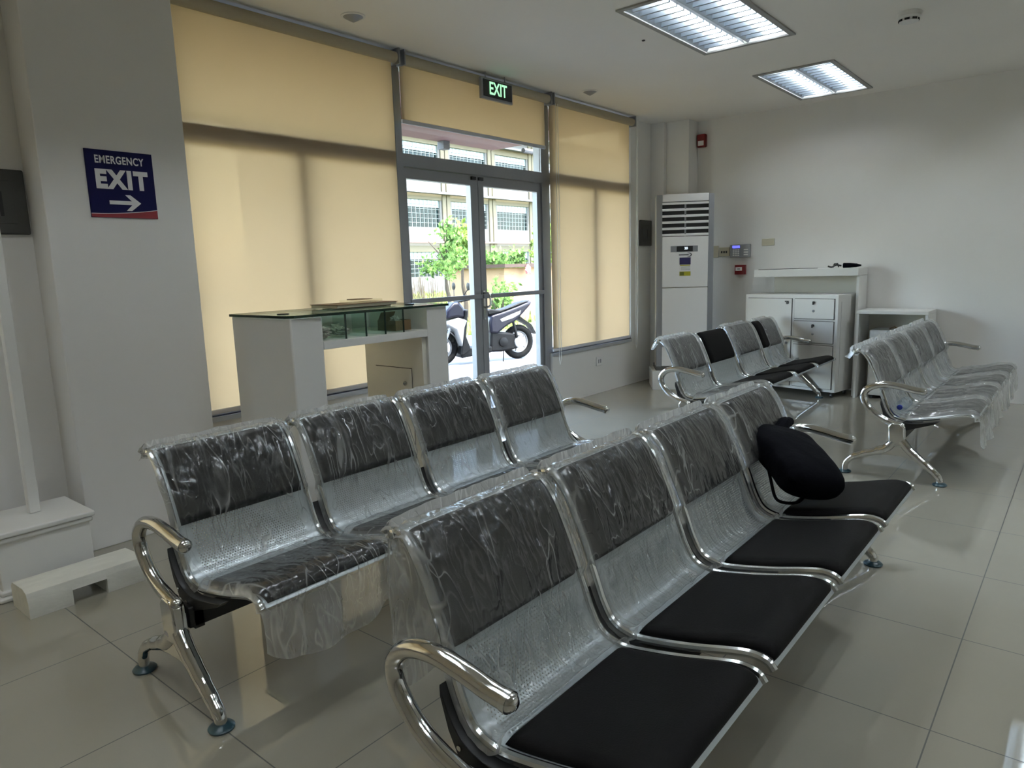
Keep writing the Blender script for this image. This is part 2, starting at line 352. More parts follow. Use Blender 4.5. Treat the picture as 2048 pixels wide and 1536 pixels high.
def tag(o, label, cat, group=None, kind=None):
    o['label'] = label; o['category'] = cat
    if group: o['group'] = group
    if kind: o['kind'] = kind
    return o
def struct(o, label=None):
    o['kind'] = 'structure'
    if label: o['label'] = label
    return o
def empty(name, loc, rotz=0.0):
    o = bpy.data.objects.new(name, None); C.objects.link(o); o.location = loc; o.rotation_euler = (0, 0, rotz); o.empty_display_size = 0.1
    return o
def crom(pts, n):
    pts = [Vector(p) for p in pts]; P = [2*pts[0]-pts[1]] + pts + [2*pts[-1]-pts[-2]]; out = []
    for i in range(1, len(P)-2):
        for k in range(n):
            t = k/n; a, b, c, d = P[i-1], P[i], P[i+1], P[i+2]
            out.append(0.5*((2*b)+(c-a)*t+(2*a-5*b+4*c-d)*t*t+(3*b-a-3*c+d)*t**3))
    out.append(pts[-1]); return out
def text_obj(body, size, m, parent, loc, rot, name='lettering', sx=1.0, bold=0.0, extrude=0.0006, align='CENTER', spacing=1.0):
    cu = bpy.data.curves.new(name, 'FONT'); cu.body = body; cu.size = size; cu.extrude = extrude; cu.offset = bold
    cu.align_x = align; cu.align_y = 'CENTER'; cu.space_character = spacing
    tmp = bpy.data.objects.new('tmp_text', cu); C.objects.link(tmp)
    bpy.context.view_layer.update()
    me = bpy.data.meshes.new_from_object(tmp.evaluated_get(bpy.context.evaluated_depsgraph_get())); me.name = name
    bpy.data.objects.remove(tmp)
    me.materials.clear(); me.materials.append(m)
    M_ = Matrix.Translation(loc) @ Matrix.Rotation(rot[2], 4, 'Z') @ Matrix.Rotation(rot[0], 4, 'X') @ Matrix.Diagonal((sx, 1, 1, 1))
    me.transform(M_)
    o = bpy.data.objects.new(name, me); C.objects.link(o); o.parent = parent
    return o
def sub(parent, x0, x1, y0, y1, z0, z1, name, m, bevel=0.0, org=(0,0,0)):
    return MB().box(x0, x1, y0, y1, z0, z1).build(name, m, parent, org, bevel=bevel)

# ================================================================ THE ROOM
YW, XB, ZC = 3.86, 7.40, 2.785
XA, YB = -2.6, -3.2
struct(MB().box(XA-0.2, XB+0.2, YB-0.2, YW+0.14, -0.10, 0.0).build('floor', FLOOR, smooth=False), 'polished beige floor tiles')
struct(MB().box(XA-0.2, XB+0.2, YB-0.2, YW+0.14, ZC+0.12, ZC+0.24).build('trim_1', CEIL, smooth=False), 'slab above the ceiling')
# ceiling with openings for the recessed lights
LX = [(3.88, 5.08), (5.96, 7.13), (1.80, 3.00), (-0.30, 0.90)]
LY = [(1.70, 2.31), (-0.33, 0.28), (-2.36, -1.75)]
HOLES = [(LX[0], LY[0]), (LX[1], (1.69, 2.28)), (LX[2], LY[0]), (LX[3], LY[0]), (LX[1], LY[1]), (LX[0], LY[1]), (LX[2], LY[1]), (LX[3], LY[1]), (LX[0], LY[2]), (LX[2], LY[2]), (LX[1], LY[2])]  # most of these lights are out of view, added to light the room
xs = sorted({XA-0.2, XB+0.2} | {a for h in HOLES for a in h[0]}); ys = sorted({YB-0.2, YW+0.14} | {a for h in HOLES for a in h[1]})
cb = MB()
for i in range(len(xs)-1):
    for j in range(len(ys)-1):
        mx_, my_ = (xs[i]+xs[i+1])/2, (ys[j]+ys[j+1])/2
        if any(h[0][0] < mx_ < h[0][1] and h[1][0] < my_ < h[1][1] for h in HOLES): continue
        x0, x1, y0, y1 = xs[i], xs[i+1], ys[j], ys[j+1]
        cb.add([(x0,y0,ZC),(x1,y0,ZC),(x1,y1,ZC),(x0,y1,ZC)], [(0,3,2,1)])
for (hx, hy) in HOLES:
    cb.add([(hx[0],hy[0],ZC),(hx[1],hy[0],ZC),(hx[1],hy[1],ZC),(hx[0],hy[1],ZC),(hx[0],hy[0],ZC+.12),(hx[1],hy[0],ZC+.12),(hx[1],hy[1],ZC+.12),(hx[0],hy[1],ZC+.12)],
           [(0,1,5,4),(1,2,6,5),(2,3,7,6),(3,0,4,7)])
struct(cb.build('ceiling', CEIL, smooth=False), 'plain pale ceiling')
SILL, HEAD, TRN = 0.50, 2.755, 2.08
XL0, XD0, XD1, XR1 = 1.84, 3.47, 5.24, 6.69
wl_ = MB()
wl_.box(XA-0.2, -2.3, YW, YW+0.14, 0, ZC); wl_.box(-2.3, 0.50, YW, YW+0.14, 0, SILL); wl_.box(-2.3, 0.50, YW, YW+0.14, HEAD, ZC); wl_.box(0.50, XL0, YW, YW+0.14, 0, ZC); wl_.box(XL0, XD0, YW, YW+0.14, 0, SILL); wl_.box(XD1, XR1, YW, YW+0.14, 0, SILL)
wl_.box(XR1, XB+0.2, YW, YW+0.14, 0, ZC); wl_.box(XL0, XR1, YW, YW+0.14, HEAD, ZC)
struct(wl_.build('wall_left', WALL, smooth=False), 'white wall below and beside the windows')
struct(MB().box(XB, XB+0.2, YB, YW, 0, ZC).build('wall_back', WALL, smooth=False), 'white end wall')
struct(MB().box(XA-0.2, XA, YB, YW, 0, ZC).build('wall_front', WALL, smooth=False))
struct(MB().box(XA-0.2, XB+0.2, YB-0.2, YB, 0, ZC).build('wall_right', WALL, smooth=False))
struct(MB().box(1.165, 1.835, 3.65, YW, 0, ZC).build('trim_2', WALL, bevel=0.004), 'white square pillar carrying the emergency exit sign')
struct(MB().box(7.18, XB, 3.44, YW, 0, ZC).build('trim_3', WALL, bevel=0.004), 'white corner column')
struct(MB().box(7.12, 7.18, 3.70, YW, 0, ZC).build('trim_4', WALL, bevel=0.004), 'white pipe casing in the corner')

# windows and the door: grey aluminium frames, real panes
def frame_window(name, x0, x1, label):
    f = MB(); y0, y1 = YW+0.03, YW+0.10
    f.box(x0, x0+0.05, y0, y1, SILL, HEAD); f.box(x1-0.05, x1, y0, y1, SILL, HEAD)
    f.box(x0+0.05, x1-0.05, y0, y1, SILL, SILL+0.05); f.box(x0+0.05, x1-0.05, y0, y1, HEAD-0.05, HEAD)
    f.box(x0+0.05, x1-0.05, y0, y1, TRN-0.05, TRN+0.05)
    xm = (x0+x1)/2; f.box(xm-0.035, xm+0.035, y0, y1, SILL+0.05, TRN-0.05)
    o = struct(f.build(name, ALU, smooth=False), label)
    g = MB(); yg = YW+0.065
    g.box(x0+0.05, x1-0.05, yg, yg+0.006, TRN+0.05, HEAD-0.05)
    g.box(x0+0.05, xm-0.035, yg, yg+0.006, SILL+0.05, TRN-0.05); g.box(xm+0.035, x1-0.05, yg, yg+0.006, SILL+0.05, TRN-0.05)
    g.build('pane', GLASS, o, smooth=False)
    s = MB().box(x0, x1, YW-0.012, YW+0.03, SILL-0.03, SILL); s.build('window_sill', ALULIGHT, o, smooth=False)
    return o
frame_window('window_1', XL0, XD0-0.002, 'wide aluminium window behind the left blind')
frame_window('window_2', XD1+0.002, XR1, 'aluminium window behind the right blind')
frame_window('added_window_3', -2.3, 0.50, 'unseen aluminium window added left of the pillar for warm light')  # out of view, added to bring warm light in from the left
f = MB(); y0, y1 = YW+0.02, YW+0.11
f.box(XD0, XD0+0.06, y0, y1, 0, HEAD); f.box(XD1-0.075, XD1, y0, y1, 0, HEAD)
f.box(XD0+0.06, XD1-0.075, y0, y1, TRN-0.045, TRN+0.045); f.box(XD0+0.06, XD1-0.075, y0, y1, HEAD-0.05, HEAD)
for xx in (5.125, 5.150): f.box(xx, xx+0.010, y0-0.006, y0, TRN+0.05, HEAD-0.05)
door = struct(f.build('door_1', ALU, smooth=False), 'double glazed entrance door in grey aluminium with transom')
MB().box(XD0+0.06, XD1-0.075, YW+0.06, YW+0.066, TRN+0.045, HEAD-0.05).build('transom_pane', GLASS, door, smooth=False)
for (a, b, s1, s2) in ((XD0+0.063, 4.325, 0.010, 0.085), (4.331, XD1-0.078, 0.065, 0.055)):
    q = MB(); y0, y1 = YW+0.035, YW+0.085; zt = TRN-0.05
    q.box(a, a+max(s1, 0.03), y0, y1, 0.012, zt); q.box(b-s2, b, y0, y1, 0.012, zt)
    q.box(a+max(s1, .03), b-s2, y0, y1, zt-0.075, zt); q.box(a+max(s1, .03), b-s2, y0, y1, 0.012, 0.12)
    lf = q.build('door_leaf', ALU, door, smooth=False)
    MB().box(a+max(s1, .03), b-s2, YW+0.057, YW+0.063, 0.12, zt-0.075).build('pane', GLASS, lf, smooth=False)
    MB().box(a+0.005, b-0.005, YW+0.012, YW+0.035, 1.055, 1.09).build('push_bar', ALU, lf, bevel=0.004)
    hx = b-0.06 if a < 4 else a+0.02
    MB().box(hx-0.02, hx+0.03, YW+0.018, YW+0.035, TRN-0.085, TRN-0.06).build('hinge', BLACKPL, lf)
lk = MB().tube(crom([(4.355, YW+0.03, 1.10), (4.36, YW-0.02, 1.09), (4.365, YW-0.025, 1.00), (4.36, YW+0.03, 0.98)], 6), 0.008, 8)
lk.box(4.342, 4.368, YW+0.028, YW+0.036, 0.88, 1.12); lk.build('door_handle', CHROME, door)

# ================================================================ ROLLER BLINDS
def blind(x0, x1, zbot, label, chain_x, chain_z):
    t = tag(empty('roller_blind', ((x0+x1)/2, 3.80, HEAD)), label, 'blind', 'roller blinds on the window wall'); o = t.location.copy()
    zt = 2.73; yb = 3.80
    MB().tube([(x0+0.008, yb, zt), (x1-0.008, yb, zt)], 0.036, 20).build('roller_tube', mat('blind_tube_fabric', (0.42, 0.37, 0.27), 0.8), t, o)
    for xx in (x0-0.006, x1-0.006): MB().box(xx, xx+0.012, yb-0.042, yb+0.042, zt-0.045, ZC).build('bracket', SILVERPL, t, o)
    MB().box(x0+0.012, x1-0.012, yb+0.0345, yb+0.0357, zbot, zt+0.008).build('fabric', BLIND, t, o, smooth=False)
    MB().box(x0+0.010, x1-0.010, yb+0.026, yb+0.044, zbot-0.028, zbot).build('bottom_bar', mat('blind_bar', (0.62, 0.62, 0.66), 0.4), t, o, bevel=0.004)
    if chain_x:
        pts = [(chain_x, yb-0.030, zt)] + [(chain_x+0.002*math.sin(k), yb-0.030+0.001*k, zt+(chain_z-zt)*k/8) for k in range(1, 8)]
        pts += [(chain_x, yb-0.022, chain_z+0.03), (chain_x+0.012, yb-0.02, chain_z), (chain_x+0.026, yb-0.022, chain_z+0.03)]
        pts += [(chain_x+0.028, yb-0.03, chain_z+(zt-chain_z)*k/6) for k in range(1, 7)]
        MB().tube(pts, 0.0022, 6).build('bead_chain', WHITEPL, t, o)
    return t
blind(1.845, 3.435, 0.545, 'wide cream roller blind lowered to the sill left of the door', None, 0)
blind(-2.28, 0.48, 0.545, 'cream roller blind lowered over the added unseen window left of the pillar', None, 0)
blind(3.485, 5.175, 2.345, 'short cream roller blind rolled up above the glass door', None, 0)
blind(5.215, 6.625, 0.545, 'cream roller blind lowered over the window right of the door', 6.655, 0.40)
MB().tube([(5.235, 3.765, 2.7), (5.235, 3.77, 1.5), (5.236, 3.775, 0.45), (5.250, 3.775, 0.40), (5.268, 3.775, 0.45), (5.270, 3.77, 1.5), (5.268, 3.765, 2.7)], 0.0022, 6).build(
    'bead_chain', WHITEPL, [o for o in C.objects if o.name.startswith('roller_blind')][-1], (5.92, 3.80, HEAD))

# ================================================================ CEILING LIGHTS
def ceiling_light(hx, hy, label):
    x0, x1, y0, y1 = hx[0]+.004, hx[1]-.004, hy[0]+.004, hy[1]-.004
    t = tag(empty('ceiling_light', ((x0+x1)/2, (y0+y1)/2, ZC)), label, 'light', 'recessed louvre lights in the ceiling'); o = t.location.copy()
    q = MB(); b = 0.022; z0, z1 = ZC-0.010, ZC-0.0005
    q.box(x0-b, x1+b, y0-b, y0+0.012, z0, z1); q.box(x0-b, x1+b, y1-0.012, y1+b, z0, z1)
    q.box(x0-b, x0+0.012, y0+0.012, y1-0.012, z0, z1); q.box(x1-0.012, x1+b, y0+0.012, y1-0.012, z0, z1)
    q.build('frame', mat('lamp_frame_grey', (0.34, 0.34, 0.33), 0.45) if 'lamp_frame_grey' not in bpy.data.materials else bpy.data.materials['lamp_frame_grey'], t, o, smooth=False)
    q = MB(); zt = ZC+0.10; h = q
    h.add([(x0,y0,zt),(x1,y0,zt),(x1,y1,zt),(x0,y1,zt),(x0,y0,ZC),(x1,y0,ZC),(x1,y1,ZC),(x0,y1,ZC)], [(0,3,2,1)[::-1],(0,1,5,4)[::-1],(1,2,6,5)[::-1],(2,3,7,6)[::-1],(3,0,4,7)[::-1]])
    h.build('housing', WHITEPL, t, o, smooth=False)
    ym = (y0+y1)/2; hw = (y1-y0)/2
    q = MB()
    for yc in (ym-hw/2, ym+hw/2):                       # parabolic side reflectors of each cell
        for s in (-1, 1):
            pts = [(yc+s*(hw/2-0.012), ZC-0.002), (yc+s*(hw/2-0.030), ZC+0.03), (yc+s*(hw/2-0.058), ZC+0.062)]
            for a, c in zip(pts, pts[1:]):
                q.add([(x0+.012,a[0],a[1]),(x1-.012,a[0],a[1]),(x1-.012,c[0],c[1]),(x0+.012,c[0],c[1])], [(0,1,2,3)])
    q.build('reflector', REFLECT, t, o, smooth=False)
    q = MB(); nb = 13
    for k in range(1, nb):
        xx = x0+(x1-x0)*k/nb
        for yc in (ym-hw/2, ym+hw/2):
            q.prism([(xx-0.008, ZC+0.0), (xx+0.008, ZC+0.0), (xx+0.003, ZC+0.058), (xx-0.003, ZC+0.058)], yc-hw/2+0.03, yc+hw/2-0.03, 'y')
    q.build('louvre', REFLECT, t, o, smooth=False)
    for yc in (ym-hw/2, ym+hw/2):
        MB().tube([(x0+0.02, yc, ZC+0.084), (x1-0.02, yc, ZC+0.084)], 0.013, 8).build('tube', TUBE, t, o)
    return t
LL = ['recessed louvre light with two tubes nearest the entrance door, largest in view', 'smaller looking recessed louvre light near the white end wall',
      'recessed louvre light whose glints show in the floor at the right corner', 'unseen recessed louvre light added overhead for the room light']
for k, h in enumerate(HOLES):
    ceiling_light(h[0], h[1], LL[{0: 0, 1: 1, 4: 2}.get(k, 3)])

def fixture(x, y, label):
    t = tag(empty('ceiling_downlight', (x, y, ZC)), label, 'light', 'round ceiling fixtures above the windows')
    MB().lathe([(0.060, 0.0), (0.058, -0.006), (0.030, -0.022), (0.006, -0.034)], (0, 0, 0), 24).build('cone', SILVERPL, t)
    MB().lathe([(0.072, 0.0), (0.072, -0.004), (0.058, -0.006), (0.056, -0.001)], (0, 0, 0), 28).build('trim_ring', WHITEPL, t)
fixture(2.85, 3.50, 'small silver cone fixture on the ceiling above the wide left blind')
fixture(5.41, 3.52, 'small silver cone fixture on the ceiling above the right blind')
t = tag(empty('smoke_detector', (5.20, 1.03, ZC)), 'round white smoke detector with dark slots on the ceiling', 'smoke detector')
MB().lathe([(0.068, 0), (0.068, -0.028), (0.055, -0.04), (0.055, -0.055), (0.02, -0.06)], (0, 0, 0), 28).build('body', WHITEPL, t)
q = MB()
for k in range(8):
    a = k*PI/4; q.box(-0.014, 0.014, 0.052, 0.058, -0.053, -0.041)
    for i in range(len(q.v)-8, len(q.v)):
        v = q.v[i]; q.v[i] = Vector((v.x*math.cos(a)-v.y*math.sin(a), v.x*math.sin(a)+v.y*math.cos(a), v.z))
q.build('vent_slot', BLACKPL, t)
tag(MB().lathe([(0.012, 0), (0.010, -0.006), (0.003, -0.008)], (4.49, 2.49, ZC), 12).build('ceiling_hook', BLACKPL, org=(4.49, 2.49, ZC)), 'tiny black stub on the ceiling beside the larger louvre light', 'hook')

# ================================================================ SIGNS
t = tag(empty('emergency_exit_sign', (1.505, 3.65, 1.745)), 'square navy sign reading EMERGENCY EXIT with a right arrow on the pillar', 'sign'); o = t.location.copy()
MB().box(1.352, 1.657, 3.644, 3.6495, 1.590, 1.900).build('panel', NAVY, t, o, bevel=0.001)
text_obj('EMERGENCY', 0.049, SIGNWHITE, t, (-0.002, -0.0065, 0.110), (PI/2, 0, 0), sx=0.74, bold=0.0011, spacing=1.10)
text_obj('EXIT', 0.114, SIGNWHITE, t, (0.0, -0.0065, 0.018), (PI/2, 0, 0), sx=0.88, bold=0.0062, spacing=1.20)
MB().prism([(1.438, 1.652), (1.540, 1.652), (1.512, 1.624), (1.536, 1.624), (1.582, 1.661), (1.536, 1.698), (1.512, 1.698), (1.540, 1.670), (1.438, 1.670)], 3.6425, 3.6445, 'y').build('arrow', SIGNWHITE, t, o, smooth=False)
band = [(1.353, 1.591), (1.656, 1.591), (1.656, 1.630)] + [(1.656-0.303*k/8, 1.630-0.024*(1-(1-k/8)**2)) for k in range(1, 9)]
MB().prism(band, 3.6425, 3.6442, 'y').build('red_band', SIGNRED, t, o, smooth=False)
edge = [(1.656-0.303*k/8, 1.630-0.024*(1-(1-k/8)**2)) for k in range(9)]
MB().prism([(a, b) for a, b in edge] + [(a, b+0.0028) for a, b in edge[::-1]], 3.6422, 3.6444, 'y').build('white_line', SIGNWHITE, t, o, smooth=False)

t = tag(empty('exit_sign', (4.41, 3.74, 2.65)), 'black box sign with green letters reading EXIT hung before the short blind', 'sign'); o = t.location.copy()
MB().box(4.225, 4.60, 3.728, 3.752, 2.583, 2.738).build('frame', SILVERPL, t, o, bevel=0.003)
MB().box(4.247, 4.585, 3.724, 3.7279, 2.602, 2.725).build('face', BLACKPL, t, o)
text_obj('EXIT', 0.130, EXITGREEN, t, (0.006, -0.0185, 0.013), (PI/2, 0, 0), sx=0.80, bold=0.0022)
MB().tube([(4.29, 3.74, 2.738), (4.29, 3.74, ZC)], 0.004, 8).build('hanger', SILVERPL, t, o)
MB().tube([(4.52, 3.74, 2.738), (4.52, 3.74, ZC)], 0.004, 8).build('hanger', SILVERPL, t, o)

# ================================================================ WALL DEVICES
def breaker(x0, x1, z0, z1, label):
    t = tag(empty('breaker_panel', ((x0+x1)/2, YW, z0)), label, 'electrical panel', 'dark grey breaker panels'); o = t.location.copy()
    MB().box(x0, x1, YW-0.022, YW-0.001, z0, z1).build('cover', GREYPANEL, t, o, bevel=0.008)
    MB().box(x0+0.05, x1-0.05, YW-0.027, YW-0.022, z0+0.05, z1-0.05).build('flap', GREYPANEL, t, o, bevel=0.002)
    MB().box((x0+x1)/2+0.01, (x0+x1)/2+0.025, YW-0.030, YW-0.027, z0+0.08, z1-0.10).build('latch', BLACKPL, t, o)
breaker(0.91, 1.158, 1.515, 1.805, 'dark grey breaker panel on the wall left of the pillar behind the post')
breaker(6.86, 7.115, 1.49, 1.765, 'dark grey breaker panel on the wall left of the air conditioner')
def back_plate(name, y0, y1, z0, z1, m, label, cat, depth=0.012, group=None, xw=XB):
    t = tag(empty(name, (xw, (y0+y1)/2, z0)), label, cat, group); o = t.location.copy()
    MB().box(xw-depth, xw-0.001, y0, y1, z0, z1).build('plate', m, t, o, bevel=0.003)
    return t, o
t, o = back_plate('switch_plate', 3.185, 3.255, 1.34, 1.465, BEIGEPL, 'tall blank cream plate on the wall right beside the air conditioner', 'switch', group='cream wall plates')
t, o = back_plate('switch_plate', 3.06, 3.175, 1.352, 1.445, BEIGEPL, 'cream switch plate with a row of dark switches left of the keypad', 'switch', group='cream wall plates')
for k in range(3): MB().box(XB-0.017, XB-0.012, 3.085+0.026*k, 3.100+0.026*k, 1.385, 1.408).build('switch', BLACKPL, t, o)
t, o = back_plate('switch_plate', 2.585, 2.715, 1.445, 1.515, BEIGEPL, 'small blank cream plate on the wall above the cabinet', 'switch', group='cream wall plates')
t, o = back_plate('alarm_keypad', 2.83, 3.045, 1.335, 1.468, SILVERPL, 'grey alarm keypad with a lit blue display on the end wall', 'keypad', 0.03)
MB().box(XB-0.032, XB-0.030, 2.94, 3.02, 1.432, 1.458).build('display', DISPLAYBLUE, t, o)
for r_ in range(4):
    for c_ in range(3): MB().box(XB-0.034, XB-0.030, 2.945+0.026*c_, 2.962+0.026*c_, 1.350+0.019*r_, 1.362+0.019*r_).build('key', WHITEPL, t, o)
for r_ in range(3): MB().box(XB-0.034, XB-0.030, 2.85, 2.895, 1.355+0.026*r_, 1.368+0.026*r_).build('key', WHITEPL, t, o)
t, o = back_plate('fire_call_point', 2.875, 2.985, 1.155, 1.255, RED, 'square red fire call point with a white label below the keypad', 'fire alarm', 0.045)
MB().box(XB-0.047, XB-0.045, 2.905, 2.975, 1.195, 1.232).build('label_strip', STICKWHITE, t, o)
MB().box(XB-0.048, XB-0.047, 2.925, 2.955, 1.207, 1.220).build('mark', SILVERPL, t, o)
t, o = back_plate('fire_alarm_strobe', 3.395, 3.425, 2.515, 2.64, RED, 'red wall strobe high up beside the corner column', 'fire alarm', 0.05)
bpy.data.objects.remove(t.children[0]);
MB().box(XB-0.055, XB-0.001, 3.335, 3.430, 2.51, 2.645).build('housing', RED, t, o, bevel=0.01)
MB().box(XB-0.060, XB-0.055, 3.350, 3.415, 2.525, 2.575).build('lens', STICKWHITE, t, o, bevel=0.003)
t = tag(empty('wall_outlet', (6.04, YW, 0.29)), 'white double socket on the wall below the right blind', 'outlet'); o = t.location.copy()
MB().box(5.985, 6.095, YW-0.010, YW-0.001, 0.285, 0.375).build('plate', WHITEPL, t, o, bevel=0.003)
for xx in (6.015, 6.05): MB().box(xx, xx+0.016, YW-0.0125, YW-0.010, 0.312, 0.350).build('socket', SILVERPL, t, o)

# ================================================================ AIR CONDITIONER ON ITS PLINTH
AC = empty('air_conditioner', (6.86, 3.34, 0.19), 0.0); RZ = math.radians(33)
AC.rotation_euler = (0, 0, RZ)          # local -x is the front, local +y the left side in view
tag(AC, 'tall white floor standing air conditioner with dark louvres in the corner', 'air conditioner')
W2, D2, HH = 0.285, 0.165, 1.79
def acb(x0, x1, y0, y1, z0, z1, name, m, bevel=0.0, parent=AC): return MB().box(x0, x1, y0, y1, z0, z1).build(name, m, parent, bevel=bevel)
body = MB().prism([(-D2+0.03, -W2+0.01), (-D2+0.03, W2-0.01), (0.0, W2), (D2, W2-0.03), (D2, -W2+0.03), (0.0, -W2)], 0.0, HH-0.01, 'z').build('body', ACSIDE, AC, bevel=0.006)
for s in (-1, 1):
    a = s*(W2-0.055); b = s*(W2+0.004)
    MB().prism([(-D2-0.006, a), (-D2+0.006, b-s*0.006), (-D2+0.06, b), (-D2+0.06, a)], 0.015, HH-0.006, 'z').build('side_trim', SILVERPL, AC, bevel=0.003)
w_ = W2-0.056
acb(-D2-0.004, -D2+0.03, -w_, w_, HH-0.075, HH, 'top_cap', ACWHITE, 0.006)
vent = acb(-D2+0.012, -D2+0.03, -w_, w_, HH-0.42, HH-0.075, 'air_vent', BLACKPL)
for k in range(6):
    z = HH-0.105-0.062*k
    MB().prism([(-D2-0.006, z), (-D2-0.006, z+0.016), (-D2+0.014, z+0.026), (-D2+0.014, z+0.010)], -w_, w_, 'y').build('louvre', ACWHITE, vent)
MB().box(-D2-0.001, -D2+0.012, -0.008, 0.008, HH-0.42, HH-0.09).build('vent_post', SILVERPL, vent)
p1 = acb(-D2-0.006, -D2+0.03, -w_, w_, 0.86, HH-0.422, 'front_panel', ACWHITE, 0.004)
acb(-D2-0.004, -D2+0.03, -w_, w_, 0.255, 0.853, 'lower_panel', ACWHITE, 0.004)
acb(-D2-0.004, -D2+0.03, -w_, w_, 0.045, 0.248, 'base_panel', ACWHITE, 0.004)
acb(-D2-0.010, D2, -W2-0.004, W2+0.004, 0.0, 0.040, 'foot_band', GREYPANEL, 0.004)
fx = -D2-0.0062
def acf(y0, y1, z0, z1, name, m): return MB().box(fx-0.003, fx, y0, y1, z0, z1).build(name, m, p1)
acf(-0.125, 0.145, 1.215, 1.275, 'control_strip', SILVERPL)
MB().box(fx-0.005, fx-0.003, -0.075, 0.085, 1.219, 1.272).build('display', BLACKPL, p1)
text_obj('20', 0.034, DIGIT, p1, (fx-0.0058, -0.008, 1.250), (PI/2, 0, -PI/2), bold=0.0008, name='digits')
acf(-0.055, 0.055, 1.088, 1.158, 'blue_label', STICKBLUE); acf(-0.055, 0.055, 1.020, 1.088, 'white_label', STICKWHITE)
acf(-0.055, 0.055, 0.975, 1.018, 'yellow_label', STICKYELLOW); MB().box(fx-0.004, fx-0.003, -0.05, 0.05, 1.076, 1.086).build('label_stripe', STICKYELLOW, p1)
MB().box(fx-0.004, fx-0.003, 0.01, 0.052, 0.98, 1.013).build('label_block', mat('olive_ink', (0.16, 0.17, 0.03), 0.5), p1)
for k in range(3): MB().box(fx-0.004, fx-0.003, -0.05, 0.04, 1.035+0.013*k, 1.039+0.013*k).build('label_line', SILVERPL, p1)
arc = [(0.01+0.042*math.cos(a)*-1.0, 1.186+0.022*math.sin(a)) for a in [PI*0.5-PI*k/10 for k in range(11)]]
sw = MB(); sw.tube([(fx-0.001, -0.022+0.0-0.040*math.cos(a), 1.186+0.020*math.sin(a)) for a in [PI*0.5-PI*k/10 for k in range(11)]], [0.0015+0.0035*math.sin(PI*k/10) for k in range(11)], 6)
sw.box(fx-0.002, fx, -0.035, 0.062, 1.181, 1.190); sw.build('emblem', BLACKPL, p1)
pl = MB().box(-0.25, 0.18, -0.33, 0.33, 0, 0.19).build('plinth', WHITE, org=(0, 0, 0), bevel=0.004); pl.location = (6.86, 3.34, 0); pl.rotation_euler = (0, 0, RZ)
tag(pl, 'low white box under the air conditioner in the corner', 'plinth')

# ================================================================ FURNITURE ON THE END WALL
t = tag(empty('counter_desk', (7.2, 2.16, 0)), 'tall white open counter against the end wall over the drawer cabinet', 'desk'); o = t.location.copy()
MB().box(7.04, XB-0.012, 1.69, 2.655, 1.132, 1.202).build('top', WHITE, t, o, bevel=0.002)
MB().box(7.09, XB-0.012, 1.69, 1.712, 0.0, 1.131).build('side_panel', WHITE, t, o)
MB().box(XB-0.035, XB-0.014, 2.565, 2.583, 0.0, 1.131).build('side_panel', WHITE, t, o)
MB().box(XB-0.034, XB-0.014, 1.713, 2.564, 0.30, 1.131).build('back_panel', CREAM, t, o)
u = tag(empty('folded_umbrella', (7.17, 1.86, 1.203)), 'short black folded umbrella with its strap on the counter top', 'umbrella'); o = u.location.copy()
MB().tube([(7.17, 1.855, 1.226), (7.172, 1.80, 1.226), (7.175, 1.74, 1.225), (7.178, 1.70, 1.224)], [0.023, 0.022, 0.017, 0.006], 12).build('canopy', FABBLACK, u, o)
MB().tube(crom([(7.16, 1.87, 1.224), (7.14, 1.91, 1.232), (7.15, 1.95, 1.214), (7.14, 1.985, 1.222)], 5), 0.008, 8).build('handle', BLACKPL, u, o)
MB().tube([(7.15, 1.89, 1.21), (7.15, 1.90, 1.245), (7.15, 1.93, 1.243), (7.15, 1.94, 1.21)], 0.006, 8).build('strap', BLACKPL, u, o)
tag(MB().tube(crom([(7.06, 2.62, 1.2052), (7.09, 2.50, 1.2055), (7.20, 2.33, 1.2055), (7.28, 2.25, 1.2055), (7.22, 2.10, 1.2055)], 6), 0.0032, 6).build('cable', BLACKPL, org=(7.15, 2.4, 1.203)), 'thin black cable lying along the counter top', 'cable')

CB = empty('drawer_cabinet', (6.86, 1.80, 0.0), -math.radians(10)); tag(CB, 'white cabinet on castors with a door and three locking drawers', 'cabinet')
WD = 0.94; DP = 0.36; z0, z1 = 0.055, 0.965      # local: front at x=0, y from 0 (right end) to WD
MB().box(0.0, DP, 0, WD, z0, z1).build('body', WHITE, CB, bevel=0.003)
def cabf(y0, y1, za, zb, name):
    g = MB().box(-0.004, 0.001, y0-0.004, y1+0.004, za-0.004, zb+0.004).build(name, mat('dark_gap', (0.05, 0.05, 0.045), 0.8) if 'dark_gap' not in bpy.data.materials else bpy.data.materials['dark_gap'], CB)
    MB().box(-0.012, -0.003, y0, y1, za, zb).build('front', WHITE, g, bevel=0.002); return g
def lock(parent, y, z):
    MB().cyl((-0.012, y, z), (-0.022, y, z), 0.012, 12).build('lock', CHROME, parent)
    MB().box(-0.040, -0.022, y-0.004, y+0.004, z-0.022, z+0.008).build('key', BLACKPL, parent)
    MB().lathe([(0.010, 0), (0.012, -0.008), (0.006, -0.012)], (-0.012, y, z-0.082), 12, 'x').build('knob', SILVERPL, parent)
d1 = cabf(0.035, 0.415, 0.74, 0.925, 'drawer'); lock(d1, 0.225, 0.895)
d2 = cabf(0.035, 0.415, 0.515, 0.715, 'drawer'); lock(d2, 0.225, 0.680)
cabf(0.035, 0.415, 0.085, 0.49, 'drawer')
dr = cabf(0.445, 0.905, 0.085, 0.925, 'door')
MB().cyl((-0.012, 0.485, 0.885), (-0.024, 0.485, 0.885), 0.012, 12).build('lock', BLACKPL, dr); MB().box(-0.04, -0.024, 0.47, 0.50, 0.895, 0.905).build('key', BLACKPL, dr)
